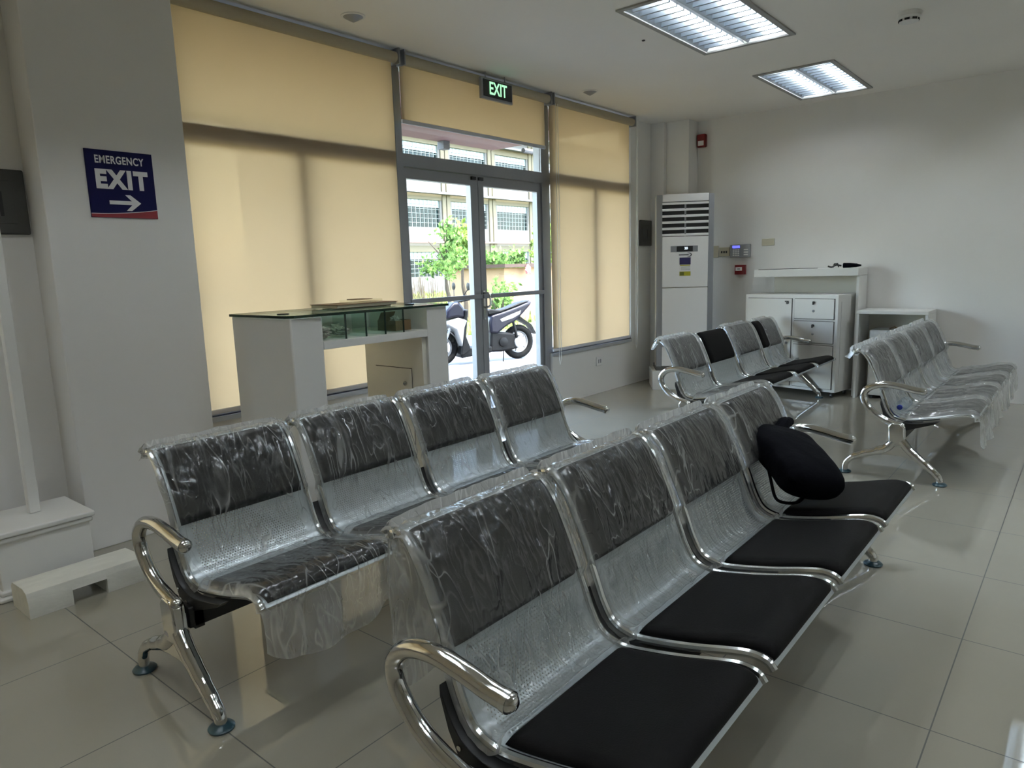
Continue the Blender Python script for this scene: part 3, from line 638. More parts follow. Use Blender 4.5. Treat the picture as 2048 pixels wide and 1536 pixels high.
MB().lathe([(0.010, 0), (0.012, -0.008), (0.006, -0.012)], (-0.012, 0.485, 0.50), 12, 'x').build('knob', SILVERPL, dr)
MB().prism([(0.06, 0.10), (0.33, 0.10), (0.33, 0.90), (0.06, 0.90)], -0.004, 0.0, 'y').build('side_inset', WHITE, CB)
for (xx, yy) in ((0.05, 0.05), (DP-0.05, 0.05), (0.05, WD-0.05), (DP-0.05, WD-0.05)):
    q = MB().lathe([(0.018, -0.012), (0.023, -0.008), (0.023, 0.008), (0.018, 0.012)], (xx, yy, 0.0232), 16, 'y'); q.box(xx-0.012, xx+0.012, yy-0.012, yy+0.012, 0.035, 0.054)
    q.build('castor', BLACKPL, CB)

t = tag(empty('niche_table', (7.2, 1.39, 0)), 'low white open sided table against the end wall', 'table'); o = t.location.copy()
MB().box(7.00, XB-0.012, 1.10, 1.678, 0.785, 0.815).build('top', WHITE, t, o, bevel=0.002)
MB().box(7.00, XB-0.012, 1.655, 1.678, 0, 0.784).build('side_panel', WHITE, t, o, bevel=0.002); MB().box(7.00, XB-0.012, 1.10, 1.123, 0, 0.784).build('side_panel', WHITE, t, o, bevel=0.002)
MB().box(XB-0.03, XB-0.013, 1.124, 1.654, 0.0, 0.784).build('back_panel', CREAM, t, o)
t = tag(empty('low_cabinet', (7.2, 1.38, 0)), 'small white cabinet standing inside the open table', 'cabinet'); o = t.location.copy()
MB().box(7.07, XB-0.035, 1.15, 1.575, 0.03, 0.635).build('body', WHITE, t, o, bevel=0.004)
MB().box(7.062, 7.0698, 1.165, 1.56, 0.05, 0.615).build('door', WHITE, t, o, bevel=0.002)
q = MB().box(7.09, 7.12, 1.17, 1.20, 0, 0.03).box(7.09, 7.12, 1.53, 1.56, 0, 0.03).box(7.30, 7.33, 1.17, 1.20, 0, 0.03).box(7.30, 7.33, 1.53, 1.56, 0, 0.03); q.build('castor', BLACKPL, t, o)
tag(MB().tube(crom([(7.16, 1.43, 0.642), (7.17, 1.41, 0.65), (7.15, 1.385, 0.66), (7.16, 1.36, 0.642)], 5), 0.006, 8).build('key_ring', BROWN, org=(7.16, 1.4, 0.636)), 'tiny brown key tag on top of the small cabinet', 'key')

# ================================================================ RECEPTION DESK
DX0, DX1, DY0, DY1, DZ = 1.94, 3.01, 3.00, 3.545, 1.085
D = tag(empty('reception_desk', ((DX0+DX1)/2, 3.27, 0)), 'white reception desk with a green glass top before the left blind', 'desk'); o = D.location.copy()
MB().prism([(DX0, DY1), (DX0, DY0), (2.125, DY0), (2.125, DY1)], 0, DZ, 'z').build('pedestal', WHITE, D, o, bevel=0.008)
MB().box(2.85, DX1, DY0, DY1, 0, DZ).build('pedestal', WHITE, D, o, bevel=0.003)
MB().box(2.126, 2.849, DY0, DY1, 0.915, 0.955).build('shelf', WHITE, D, o, bevel=0.002)
MB().box(2.126, 2.849, DY1-0.016, DY1, 0.956, DZ).build('back_panel', WHITE, D, o)
MB().box(2.818, 2.8495, 3.02, DY1, 0.0, 0.914).build('inner_panel', CREAM, D, o)
dg = MB().box(2.8172, 2.8182, 3.118, 3.45, 0.25, 0.722).build('cabinet_door', mat('door_gap_line', (0.06, 0.05, 0.04), 0.8), D, o)
MB().box(2.812, 2.8172, 3.122, 3.45, 0.25, 0.718).build('door_face', CREAM, dg, o)
MB().lathe([(0.014, 0), (0.014, -0.008), (0.006, -0.016)], (2.812, 3.175, 0.627), 12, 'x').build('lock', CHROME, dg, o)
gp = [(DX0-0.012, DY1), (DX0-0.012, DY0+0.06), (DX0-0.004, DY0+0.025), (DX0+0.02, DY0-0.004), (DX0+0.055, DY0-0.012), (DX1+0.012, DY0-0.012), (DX1+0.012, DY1)]
gt = MB().prism(gp, DZ+0.001, DZ+0.013, 'z').build('glass_top', GREENGLASS, D, o, smooth=False)
ed = MB(); kk = len(gp)
cxg, cyg = (DX0+DX1)/2, (DY0+DY1)/2
inn = [(x+(0.004 if x < cxg else -0.004), y+(0.004 if y < cyg else -0.004)) for x, y in gp]
for i in range(kk):
    j = (i+1) % kk
    ed.add([(*gp[i], DZ+0.0005), (*gp[j], DZ+0.0005), (*gp[j], DZ+0.0135), (*gp[i], DZ+0.0135), (*inn[i], DZ+0.0005), (*inn[j], DZ+0.0005), (*inn[j], DZ+0.0135), (*inn[i], DZ+0.0135)],
           [(0,1,2,3), (4,7,6,5), (3,2,6,7), (0,4,5,1)])
ed.build('glass_edge', GREENEDGE, gt, o, smooth=False)
for k in range(4):
    xx = 2.275+0.1335*k
    g = MB().box(xx-0.004, xx+0.004, 3.012, 3.30, 0.956, DZ).build('glass_divider', GREENGLASS, D, o, smooth=False)
    MB().box(xx-0.0045, xx+0.0045, 3.009, 3.013, 0.956, DZ).build('divider_edge', GREENEDGE, g, o)
for xx, yy in ((2.02, 3.18), (2.90, 3.20)):
    MB().lathe([(0.03, 0), (0.03, 0.004), (0.02, 0.005)], (xx, yy, DZ+0.0132), 20).build('grommet', BLACKPL, D, o)
def crumple(name, c, rx, ry, rz, m, org, parent=None, seed=0, n=26):
    q = MB()
    def fn(u, v):
        th = 2*PI*u; ph = PI*(v-0.5); d = Vector((math.cos(th)*math.cos(ph), math.sin(th)*math.cos(ph), math.sin(ph)))
        r = 0.72 + 0.6*abs(noise.noise(d*2.6+Vector((seed, 3, 1)))) + 0.25*noise.noise(d*7+Vector((seed, 0, 5)))
        return (c[0]+d.x*rx*r, c[1]+d.y*ry*r, max(c[2]-rz*0.55, c[2]+d.z*rz*r))
    q.grid(fn, n*2, n); return q.build(name, m, parent, org, ang=20)
tag(crumple('crumpled_paper', (2.198, 3.16, 0.990), 0.048, 0.11, 0.045, CLEARWRAP, (2.2, 3.16, 0.956), seed=2), 'crumpled pale wrapping on the desk shelf at the left end', 'paper')
tag(crumple('crumpled_paper', (2.341, 3.17, 0.985), 0.036, 0.09, 0.036, CLEARWRAP, (2.35, 3.17, 0.956), seed=5), 'crumpled pale wrapping on the desk shelf right of the first glass divider', 'paper')
bx = tag(empty('small_box', (2.755, 3.18, 0.956)), 'small brown box on the desk shelf at the right end', 'box'); o2 = bx.location.copy()
q = MB().box(2.695, 2.812, 3.10, 3.26, 0.957, 0.962).box(2.695, 2.812, 3.10, 3.105, 0.962, 1.015).box(2.695, 2.812, 3.255, 3.26, 0.962, 1.015).box(2.695, 2.70, 3.105, 3.255, 0.962, 1.015).box(2.807, 2.812, 3.105, 3.255, 0.962, 1.015)
q.build('tray', BROWN, bx, o2); MB().prism([(3.255, 1.015), (3.26, 1.015), (3.23, 1.062), (3.225, 1.06)], 2.70, 2.807, 'x').build('lid_flap', BROWN, bx, o2)
tag(crumple('crumpled_paper', (2.753, 3.17, 1.005), 0.030, 0.042, 0.036, CLEARWRAP, (2.753, 3.17, 0.963), seed=9), 'crumpled pale wrapping stuffed in the small brown box', 'paper')
# boards lying on the glass top
b1 = tag(empty('cream_board', (2.55, 3.32, DZ+0.014)), 'flat cream board with clear edges lying on the glass desk top', 'board'); o = b1.location.copy()
MB().box(2.43, 2.77, 3.22, 3.42, DZ+0.0145, DZ+0.020).build('dark_base', BROWN, b1, o)
MB().box(2.37, 2.80, 3.20, 3.44, DZ+0.0205, DZ+0.036).build('board', mat('cream_board', (0.70, 0.62, 0.48), 0.5), b1, o, bevel=0.001)
MB().box(2.365, 2.805, 3.195, 3.445, DZ+0.0362, DZ+0.039).build('dark_sheet', BROWN, b1, o)
b2 = tag(empty('acrylic_block', (2.62, 3.33, DZ+0.040)), 'small clear acrylic block with a dark strip stacked on the cream board', 'acrylic block'); o = b2.location.copy()
MB().box(2.53, 2.75, 3.27, 3.39, DZ+0.0395, DZ+0.056).build('block', ACRYLIC, b2, o, smooth=False)
MB().box(2.575, 2.685, 3.28, 3.38, DZ+0.0565, DZ+0.060).build('dark_strip', BROWN, b2, o)

# ================================================================ LEFT CORNER: BOX WITH POST, FOAM
t = tag(empty('post_stand', (0.93, 3.52, 0)), 'white box base with moulded edges and a square white post beside the pillar', 'stand'); o = t.location.copy()
MB().box(0.735, 1.085, 3.365, 3.70, 0.03, 0.268).build('base', WHITE, t, o, bevel=0.003)
MB().box(0.715, 1.105, 3.345, 3.705, 0.269, 0.292).build('lid', WHITE, t, o, bevel=0.006)
for (za, zb, e) in ((0.245, 0.268, 0.012), (0.0, 0.022, 0.020), (0.022, 0.045, 0.010)):
    MB().box(0.735-e, 1.085+e, 3.365-e, 3.70, za, zb).build('moulding', WHITE, t, o, bevel=0.008)
MB().box(0.912, 0.955, 3.535, 3.578, 0.293, 2.20).build('post', WHITE, t, o, bevel=0.003)
t = MB()
foam_prof = [(3.30, 0.0), (3.30, 0.075), (3.27, 0.105), (3.15, 0.125), (3.11, 0.11), (3.09, 0.05), (3.09, 0.0)]
foam_poly_top = [(3.30, 0.055), (3.30, 0.085), (3.28, 0.105), (3.15, 0.112), (3.115, 0.100), (3.095, 0.060)]
t.prism([(3.30, 0.0), (3.30, 0.085), (3.28, 0.105), (3.15, 0.112), (3.115, 0.100), (3.10, 0.062), (3.10, 0.0)], 0.75, 0.905, 'x')
t.prism([(3.30, 0.0), (3.30, 0.085), (3.28, 0.105), (3.15, 0.112), (3.115, 0.100), (3.10, 0.062), (3.10, 0.0)], 1.035, 1.185, 'x')
t.prism([(3.30, 0.062), (3.30, 0.085), (3.28, 0.105), (3.15, 0.112), (3.115, 0.100), (3.10, 0.062)], 0.905, 1.035, 'x')
tag(t.build('foam_block', FOAM, org=(0.97, 3.2, 0)), 'off white packing foam bridge lying on the floor before the box base', 'packing foam')

# ================================================================ BENCHES
PROF = crom([Vector((0, a, b)) for a, b in [(.252, .728), (.236, .742), (.207, .737), (.165, .69), (.115, .585), (.075, .48), (.050, .415), (.018, .366), (-.030, .346), (-.085, .347), (-.20, .368), (-.31, .395), (-.355, .402), (-.388, .396), (-.403, .380)]], 6)
S = [0.0]
for a, b in zip(PROF, PROF[1:]): S.append(S[-1]+(b-a).length)
def P_at(s):
    s = max(0, min(S[-1], s))
    for i in range(len(S)-1):
        if s <= S[i+1]:
            k = (s-S[i])/max(1e-9, S[i+1]-S[i]); return PROF[i].lerp(PROF[i+1], k), (PROF[i+1]-PROF[i]).normalized()
    return PROF[-1].copy(), (PROF[-1]-PROF[-2]).normalized()
def N_of(t): return Vector((0, t.z, -t.y)) if t.z > 0 else Vector((0, t.z, -t.y))
def pn(s):
    p, t = P_at(s); nrm = Vector((1, 0, 0)).cross(t); 
    if nrm.y > 0 and p.z > 0.45: nrm = -nrm
    if p.z <= 0.45 and nrm.z < 0: nrm = -nrm
    return p, nrm
def s_of(pred):
    for i, p in enumerate(PROF):
        if pred(p): return S[i]
    return S[-1]
S_BT = 0.045                                   # back pad top
S_BB = s_of(lambda p: p.z < 0.520)             # back pad bottom
S_ST = s_of(lambda p: p.y < -0.045)            # seat pad rear edge
S_SF = S[-1]-0.012
PITCH, SW, X0 = 0.545, 0.485, 0.08
def seat_mesh():
    q = MB(); nS = 60; nX = 2
    for sgn, off in ((1, 0.0), (-1, -0.004)):
        o = len(q.v)
        for i in range(nS+1):
            s = S[-1]*i/nS; p, nr = pn(s)
            for j in range(nX+1):
                x = SW*j/nX; v = p+nr*off; q.v.append(Vector((x, v.y, v.z))); q.uv[len(q.v)-1] = (x, S[-1]-s-0.30)
        for i in range(nS):
            for j in range(nX):
                a = o+i*(nX+1)+j; fc = (a, a+1, a+nX+2, a+nX+1)
                q.f.append(fc if sgn > 0 else fc[::-1])
    return q
def pad_mesh(s0, s1, th):
    q = MB()
    def fn(u, v):
        s = s0+(s1-s0)*u; x = 0.020+(SW-0.040)*v
        eu = min(u, 1-u)*(s1-s0); ev = min(v, 1-v)*(SW-0.040); r = 0.028
        h = math.sqrt(max(0, 1-(1-min(1, eu/r))**2))*math.sqrt(max(0, 1-(1-min(1, ev/r))**2))
        p, nr = pn(s); v_ = p+nr*(0.0005+th*h); return (x, v_.y, v_.z)
    q.grid(lambda u, v: fn(0.5-0.5*math.cos(PI*u), 0.5-0.5*math.cos(PI*v)), 36, 30); return q
def rail_mesh(x):
    return MB().tube([Vector((x, p.y, p.z)) for p in PROF], 0.0105, 8)
def film_mesh(kind, seed, amp=0.005):
    # kind: dict(s0,s1, behind, hang, x0, x1)
    q = MB(); q.lay = []; rnd = random.Random(seed); sx = rnd.uniform(0, 50); ang = rnd.uniform(-0.9, 0.9)
    path = []; nbk = 0
    if kind.get('behind', 0) > 0:
        bl = kind['behind']; nb = max(3, int(bl/0.02))
        for i in range(nb): 
            k = i/nb; z = 0.745-bl*(1-k); path.append((Vector((0, 0.262+0.035*(1-k)*kind.get('flare', 1)-0.30*max(0, 0.60-z)*0.5, z)), Vector((0, 1, 0))))
        for a in (0.3, 0.9, 1.4): path.append((Vector((0, 0.246+0.022*math.cos(a), 0.742+0.026*math.sin(a))), Vector((0, math.cos(a), math.sin(a)))))
        nbk = len(path)
    n = 90; s0, s1 = kind['s0'], kind['s1']
    for i in range(n+1):
        s = s0+(s1-s0)*i/n; p, nr = pn(s)
        pad = 0
        for a, b in ((S_BT, S_BB), (S_ST, S_SF)):
            if kind.get('nopad'): break
            pad = max(pad, max(0, min(1, (s-a)/0.03+0.5))*max(0, min(1, (b-s)/0.03+0.5)))
        path.append((p+nr*(0.013+0.022*pad), nr))
    hang = kind.get('hang', 0)
    if hang > 0:
        p, nr = path[-1]; nh = max(4, int(hang/0.015))
        for i in range(1, nh+1):
            k = i/nh; path.append((p+Vector((0, -0.006*math.sin(k*2)-0.012*k, -hang*k)), Vector((0, -1, 0.0))))
    else: nh = 0
    L = [0]
    for a, b in zip(path, path[1:]): L.append(L[-1]+(b[0]-a[0]).length)
    xa, xb = kind.get('x0', -0.014), kind.get('x1', SW+0.014); nx = 34
    m = len(path); fl = kind.get('loose', 1.0)
    def hgt(x, s, i):
        c, s_ = math.cos(ang), math.sin(ang); a = x*c-s*s_; b = x*s_+s*c
        r1 = 1-abs(noise.noise(Vector((a*16+sx, b*5, sx*0.3))))*2.4; r2 = 1-abs(noise.noise(Vector((b*11+sx, a*30, 4+sx))))*2.4
        return amp*fl*(max(-0.6, r1)*0.8+max(-0.6, r2)*0.5)
    for i, (p, nr) in enumerate(path):
        for j in range(nx+1):
            k = j/nx; x = xa+(xb-xa)*k; s = L[i]
            e = min(k, 1-k); wrap = max(0, 1-e/0.05)
            hh = hgt(x, s, i)*(0.35+0.65*min(1, e/0.08)) - 0.030*wrap**2
            v = p + nr*hh
            xx = x+0.004*noise.noise(Vector((s*14+sx, k*3, 2)))
            if nh and i >= m-nh:
                kk = (i-(m-1-nh))/nh; drop = 0.62+0.25*noise.noise(Vector((x*5+sx, 1.5, 0)))+0.35*math.sin(PI*k)**0.7
                v = Vector((0, p.y+0.030*kk*noise.noise(Vector((x*12+sx, s*6, 9))), path[m-1-nh][0].z-(path[m-1-nh][0].z-p.z)*min(1.0, drop)))
                v.y += 0.010*kk*math.sin(x*40+sx)
            if i == 0 and kind.get('behind', 0) > 0: v.z += 0.05*noise.noise(Vector((x*8+sx, 7, 0)))
            q.v.append(Vector((xx, v.y, v.z))); q.uv[len(q.v)-1] = (x+sx, s)
            ly = 0.75*max(0, 1-e/0.045)**1.0
            if nbk and i < nbk+4: ly = max(ly, 0.85 if i >= nbk-3 else 0.45)
            elif nbk and i < nbk+8: ly = max(ly, 0.25)
            if nh and i >= m-nh: ly = max(ly, 0.45+0.3*abs(noise.noise(Vector((x*9+sx, s*9, 3)))))
            if i == m-1 or (not nh and i > m-4): ly = max(ly, 0.6)
            q.lay.append(ly)
    for i in range(m-1):
        for j in range(nx):
            a = i*(nx+1)+j; q.f.append((a, a+1, a+nx+2, a+nx+1))
    return q

LB = 2*X0+3*PITCH+SW
seat_me = None
def shift(mb, dx):
    for i, v in enumerate(mb.v): mb.v[i] = Vector((v.x+dx, v.y, v.z))
    return mb
def make_bench():
    B = empty('waiting_bench', (0, 0, 0))
    # beam
    MB().box(0.03, LB-0.03, -0.055, 0.005, 0.232, 0.300).build('beam', BLACKST, B, bevel=0.004)
    for i in range(5):                                   # curved black brackets under the seats
        xc = X0-0.018 if i == 0 else (LB-X0+0.018 if i == 4 else X0+i*PITCH-(PITCH-SW)/2)
        hw = 0.016 if i in (0, 4) else 0.040
        top = []
        for k in range(14):
            s = S_BB+0.055+(S_ST+0.18-S_BB-0.055)*k/13; p, nr = pn(s); top.append((p.y-nr.y*0.016, p.z-nr.z*0.016))
        low = [(-0.20, 0.338), (-0.055, 0.285), (-0.055, 0.225), (0.005, 0.225), (0.03, 0.30), (0.062, 0.36), (0.083, 0.43)]
        br = MB().prism(top+low, xc-hw, xc+hw, 'x').build('seat_bracket', BLACKST, B, bevel=0.002)
        for (yy, zz) in ((0.030, 0.335), (-0.02, 0.305)): MB().cyl((xc-hw-0.004, yy, zz), (xc-hw, yy, zz), 0.006, 10).build('bolt', CHROME, br)
    for e in (0, 1):
        x = 0.0 if e == 0 else LB
        up = MB(); 
        up.prism([(0.012, 0.200), (0.016, 0.26), (0.020, 0.315), (0.004, 0.340), (-0.040, 0.338), (-0.062, 0.315), (-0.066, 0.26), (-0.078, 0.200)], x-0.022, x+0.022, 'x')
        up.tube([(x, 0.008, 0.20), (x, 0.012, 0.26), (x, 0.014, 0.32)], 0.012, 10); up.tube([(x, -0.070, 0.20), (x, -0.058, 0.26), (x, -0.055, 0.32)], 0.012, 10)
        up.build('upright', CHROME, B, bevel=0.006)
        arm = crom([(x, -0.045, 0.322), (x, -0.012, 0.330), (x, 0.050, 0.352), (x, 0.112, 0.392), (x, 0.158, 0.450), (x, 0.162, 0.503), (x, 0.118, 0.545), (x, 0.045, 0.560), (x, -0.03, 0.552), (x, -0.10, 0.538), (x, -0.145, 0.533)], 6)
        ar = MB().tube(arm, 0.0205, 16, round_end=True).build('armrest', CHROME, B)
        gi = len(arm)
        pass
        q = MB().tube([(x, -0.137, 0.5335), (x, -0.150, 0.532)], 0.0218, 16); q.build('end_cap', CHROME2, ar)
        for nm, pts, rr in (('rear', [(x, -0.010, 0.225), (x, 0.022, 0.186), (x, 0.080, 0.156), (x, 0.150, 0.130), (x, 0.215, 0.095), (x, 0.246, 0.055), (x, 0.250, 0.014)], [0.026, 0.026, 0.023, 0.020, 0.018, 0.017, 0.017]),
                            ('front', [(x, -0.050, 0.235), (x, -0.085, 0.192), (x, -0.130, 0.150), (x, -0.178, 0.108), (x, -0.222, 0.070), (x, -0.250, 0.040), (x, -0.256, 0.014)], [0.026, 0.025, 0.024, 0.022, 0.020, 0.018, 0.017])):
            lg = MB().tube(crom(pts, 5), [r for r, r2 in zip(rr, rr[1:]) for _ in range(5)]+[rr[-1]], 14).build('leg', CHROME, B)
            fy = pts[-1][1]
            MB().lathe([(0.036, 0.0), (0.038, 0.006), (0.032, 0.012), (0.014, 0.018), (0.012, 0.030)], (x, fy, 0), 24).build('foot_pad', TEAL, lg)
        MB().prism([(0.035, 0.178), (0.13, 0.125), (0.02, 0.140), (-0.05, 0.142), (-0.155, 0.118), (-0.10, 0.178), (-0.06, 0.215), (0.0, 0.215)], x-0.010, x+0.010, 'x').build('leg_web', CHROME, B, bevel=0.004)
    for i in range(4):
        dx = X0+i*PITCH
        st = shift(seat_mesh(), dx).build('seat', PERF, B)
        shift(pad_mesh(S_BT, S_BB, 0.026), dx).build('back_pad', LEATHER, st)
        shift(pad_mesh(S_ST, S_SF, 0.022), dx).build('seat_pad', LEATHER, st)
        shift(rail_mesh(0.0), dx).build('side_rail', CHROME2, st); shift(rail_mesh(SW), dx).build('side_rail', CHROME2, st)
    return B
def copy_bench(B):
    def cp(o, parent):
        c = o.copy(); C.objects.link(c)
        if parent: c.parent = parent
        for ch in list(o.children): cp(ch, c)
        return c
    return cp(B, None)
def seats(B): return sorted([c for c in B.children if c.name.startswith('seat') and not c.name.startswith('seat_bracket')], key=lambda o: o.data.vertices[0].co.x if False else min(v.co.x for v in o.data.vertices))
B1 = make_bench(); GB = 'four seat waiting benches'
B2, B3, B4 = copy_bench(B1), copy_bench(B1), copy_bench(B1)
tag(B1, 'four seat chrome bench fully wrapped in clear film, nearest the reception desk', 'bench', GB)
tag(B2, 'four seat chrome bench in front with bare black seats and a black bag on it', 'bench', GB)
tag(B3, 'four seat chrome bench by the drawer cabinet with one unwrapped black backrest', 'bench', GB)
tag(B4, 'four seat chrome bench at the far right draped in loose film', 'bench', GB)
B1.location = (0.868, 2.116, 0); B2.location = (0.865, 0.895, 0); B3.location = (4.50, 2.185, 0); B4.location = (4.50, 0.852, 0)
B3.scale = (1.03, 1, 1); B4.scale = (1.04, 1, 1)
full = dict(s0=0.0, s1=S[-1], behind=0.10, hang=0.05)
def wrap(B, i, kind, m, seed, amp=0.005):
    st = seats(B)[i]
    return shift(film_mesh(kind, seed, amp), X0+i*PITCH).build('plastic_wrap', m, st, ang=180)
for i in range(4): wrap(B1, i, dict(full, hang=0.19 if i == 0 else 0.10, behind=0.05), FILM if i % 2 == 0 else FILMB, 11+i)
for i in range(4): wrap(B2, i, dict(s0=0.0, s1=S_ST+0.012, behind=0.40 if i == 0 else 0.26, hang=0), FILMB if i % 2 == 0 else FILM, 31+i)
wrap(B3, 0, dict(full, hang=0.03, behind=0.05), FILMGREY, 51)
wrap(B3, 2, dict(s0=0, s1=S_ST+0.02, behind=0.15), FILMGREY, 53)
wrap(B3, 3, dict(s0=0, s1=S_ST+0.04, behind=0.15, x0=0.13), FILMGREY, 54)
for i in range(4): wrap(B4, i, dict(full, hang=0.19, behind=0.06, loose=1.8), FILMGREY, 71+i, 0.006)

# bag and bottle lying on the benches
bag = tag(empty('drawstring_bag', (2.72, 0.80, 0.42)), 'black drawstring bag leaning on the far seat of the front bench', 'bag'); o = bag.location.copy()
def bag_fn():
    q = MB()
    a0 = Vector((2.865, 0.985, 0.605)); a1 = Vector((2.590, 0.715, 0.462)); ax = (a1-a0)
    wd = Vector((1, -0.05, 0.05)).normalized(); wd = (wd-ax.normalized()*wd.dot(ax.normalized())).normalized(); th = ax.normalized().cross(wd)
    if th.z < 0: th = -th
    ww = [0.118, 0.132, 0.138, 0.136, 0.134, 0.132, 0.130, 0.128, 0.122, 0.105]; tt = [0.026, 0.042, 0.054, 0.062, 0.070, 0.074, 0.075, 0.074, 0.068, 0.045]
    n = 28; o_ = 0
    for i in range(len(ww)):
        k = i/(len(ww)-1); c = a0+ax*k
        for j in range(n):
            a = 2*PI*j/n; ca, sa = math.cos(a), math.sin(a)
            ca = math.copysign(abs(ca)**0.6, ca); sa = math.copysign(abs(sa)**0.75, sa)
            r = 1+0.14*noise.noise(Vector((ca*1.8, sa*1.8, k*6)))+0.05*noise.noise(Vector((ca*5, sa*5, k*13)))
            q.v.append(c+wd*ww[i]*ca*r+th*tt[i]*sa*r)
    for i in range(len(ww)-1):
        for j in range(n): q.f.append((i*n+j, i*n+(j+1)%n, (i+1)*n+(j+1)%n, (i+1)*n+j))
    q.f.append(tuple(range(n))[::-1]); q.f.append(tuple((len(ww)-1)*n+j for j in range(n)))
    return q
bo = bag_fn().build('sack', FABBLACK, bag, o, ang=180); sd = bo.modifiers.new('smooth', 'SUBSURF'); sd.levels = 1; sd.render_levels = 1
MB().tube(crom([(2.88, 0.965, 0.590), (2.94, 0.970, 0.610), (2.985, 0.972, 0.612), (3.015, 0.97, 0.610)], 4), [0.03]*4+[0.028]*4+[0.022]*4+[0.022], 10, round_end=True).build('knot', FABBLACK, bag, o)
MB().tube(crom([(2.74, 0.965, 0.575), (2.665, 0.935, 0.53), (2.635, 0.905, 0.45), (2.605, 0.875, 0.400), (2.60, 0.835, 0.392), (2.625, 0.80, 0.395), (2.64, 0.78, 0.42)], 6), 0.006, 8).build('strap', FABBLACK, bag, o)
bt = tag(empty('water_bottle', (4.70, 0.846, 0.385)), 'clear plastic bottle with a blue cap lying on the loosely wrapped bench', 'bottle'); o = bt.location.copy()
MB().lathe([(0.012, -0.005), (0.013, 0.01), (0.030, 0.045), (0.033, 0.06), (0.033, 0.12), (0.030, 0.125), (0.033, 0.13), (0.033, 0.19), (0.028, 0.20)], (4.615, 0.840, 0.412), 24, 'x').build('bottle_body', BOTTLE, bt, o)
MB().lathe([(0.012, -0.020), (0.015, -0.018), (0.015, -0.004), (0.013, -0.002)], (4.615, 0.840, 0.412), 20, 'x').build('cap', BLUECAP, bt, o)

# ================================================================ OUTDOORS
GZ = -0.10
struct(MB().box(-20, 60, YW+0.14, 60, GZ-0.2, GZ-0.02).build('ground', SOIL, smooth=False), 'grassy ground outside')
struct(MB().prism([(-15, YW+0.15), (24, YW+0.15), (24, 9.0), (9.5, 10.2), (-15, 11.5)], GZ-0.02, GZ, 'z').build('pavement', CONCRETE, smooth=False), 'pale concrete pavement outside the door')
struct(MB().box(XD0-0.4, XD1+0.4, YW+0.141, YW+0.55, GZ+0.001, -0.005).build('door_step', CONCRETE, bevel=0.01), 'concrete step outside the door')
# canopy above the entrance
cn = tag(empty('entrance_canopy', (5.0, 5.0, 2.78)), 'pink painted concrete canopy above the entrance outside the glass', 'canopy'); o = cn.location.copy()
MB().box(-3.5, 6.96, YW+0.145, 6.0, 2.90, 3.02).build('slab', BSLAB, cn, o)
q = MB().box(-3.5, 6.96, 5.45, 6.0, 2.76, 2.90).box(6.45, 6.96, YW+0.145, 5.45, 2.76, 2.90); q.build('edge_beam', PINK, cn, o)
MB().box(-3.5, 6.45, YW+0.145, 5.45, 2.895, 2.90).build('ceiling_board', PINK, cn, o)
MB().box(6.00, 6.10, 5.9, 6.0, 2.67, 2.759).build('lamp_box', BSLAB, cn, o)
q = MB().tube([(6.96, 5.5, 2.70), (8.4, 5.5, 2.70)], 0.03, 8).tube([(6.96, 5.3, 2.45), (8.4, 5.7, 2.58)], 0.03, 8).tube([(7.6, 5.5, 2.70), (7.6, 5.5, 2.50)], 0.025, 8); q.build('pipe_frame', BSLAB, cn, o)

# school-like building across the lot
bl = tag(empty('far_building', (31, 30, GZ)), 'long cream building with rows of grilled windows beyond the lot', 'building'); o = bl.location.copy()
YF = 30.0; wx0, pitchb, ww_ = 18.55, 4.14, 3.15; NB = 8
rows = [(0.93, 2.35), (3.75, 5.30), (6.85, 8.40)]
xr = wx0+NB*pitchb; fac = MB(); zs = [GZ-.02]+[a for r in rows for a in r]+[9.6]
for k in range(0, len(zs)-1, 2): fac.box(wx0-1, xr+1, YF, YF+0.3, zs[k], zs[k+1])
for (a, b) in rows:
    for k in range(NB+1):
        fac.box(wx0-1 if k == 0 else wx0+(k-1)*pitchb+ww_, wx0+k*pitchb if k < NB else xr+1, YF, YF+0.3, a, b)
fac.build('facade', BWHITE, bl, o, smooth=False)
q = MB()
for (a, b) in rows: q.box(wx0-1, xr+1, YF-0.03, YF, b, b+0.36)
for k in range(NB+1):
    xx = wx0+k*pitchb-0.55; 
    q.box(xx-0.30, xx-0.02, YF-0.10, YF-0.031, GZ-.02, 9.6); q.box(xx+0.06, xx+0.34, YF-0.10, YF-0.031, GZ-.02, 9.6)
q.build('pilaster', BCREAM, bl, o, smooth=False)
MB().box(wx0-1, xr+1, YF-0.45, YF-0.105, 5.62, 5.74).box(wx0-1, xr+1, YF-0.45, YF-0.105, 8.75, 8.87).build('ledge', BSLAB, bl, o, smooth=False)
MB().box(wx0-1, xr+1, YF-0.25, YF-0.105, 2.86, 2.96).build('pink_ledge', BPINK, bl, o, smooth=False)
MB().box(wx0-1.5, xr+1.5, YF-0.8, YF+8, 9.6, 9.8).build('roof', BSLAB, bl, o, smooth=False)
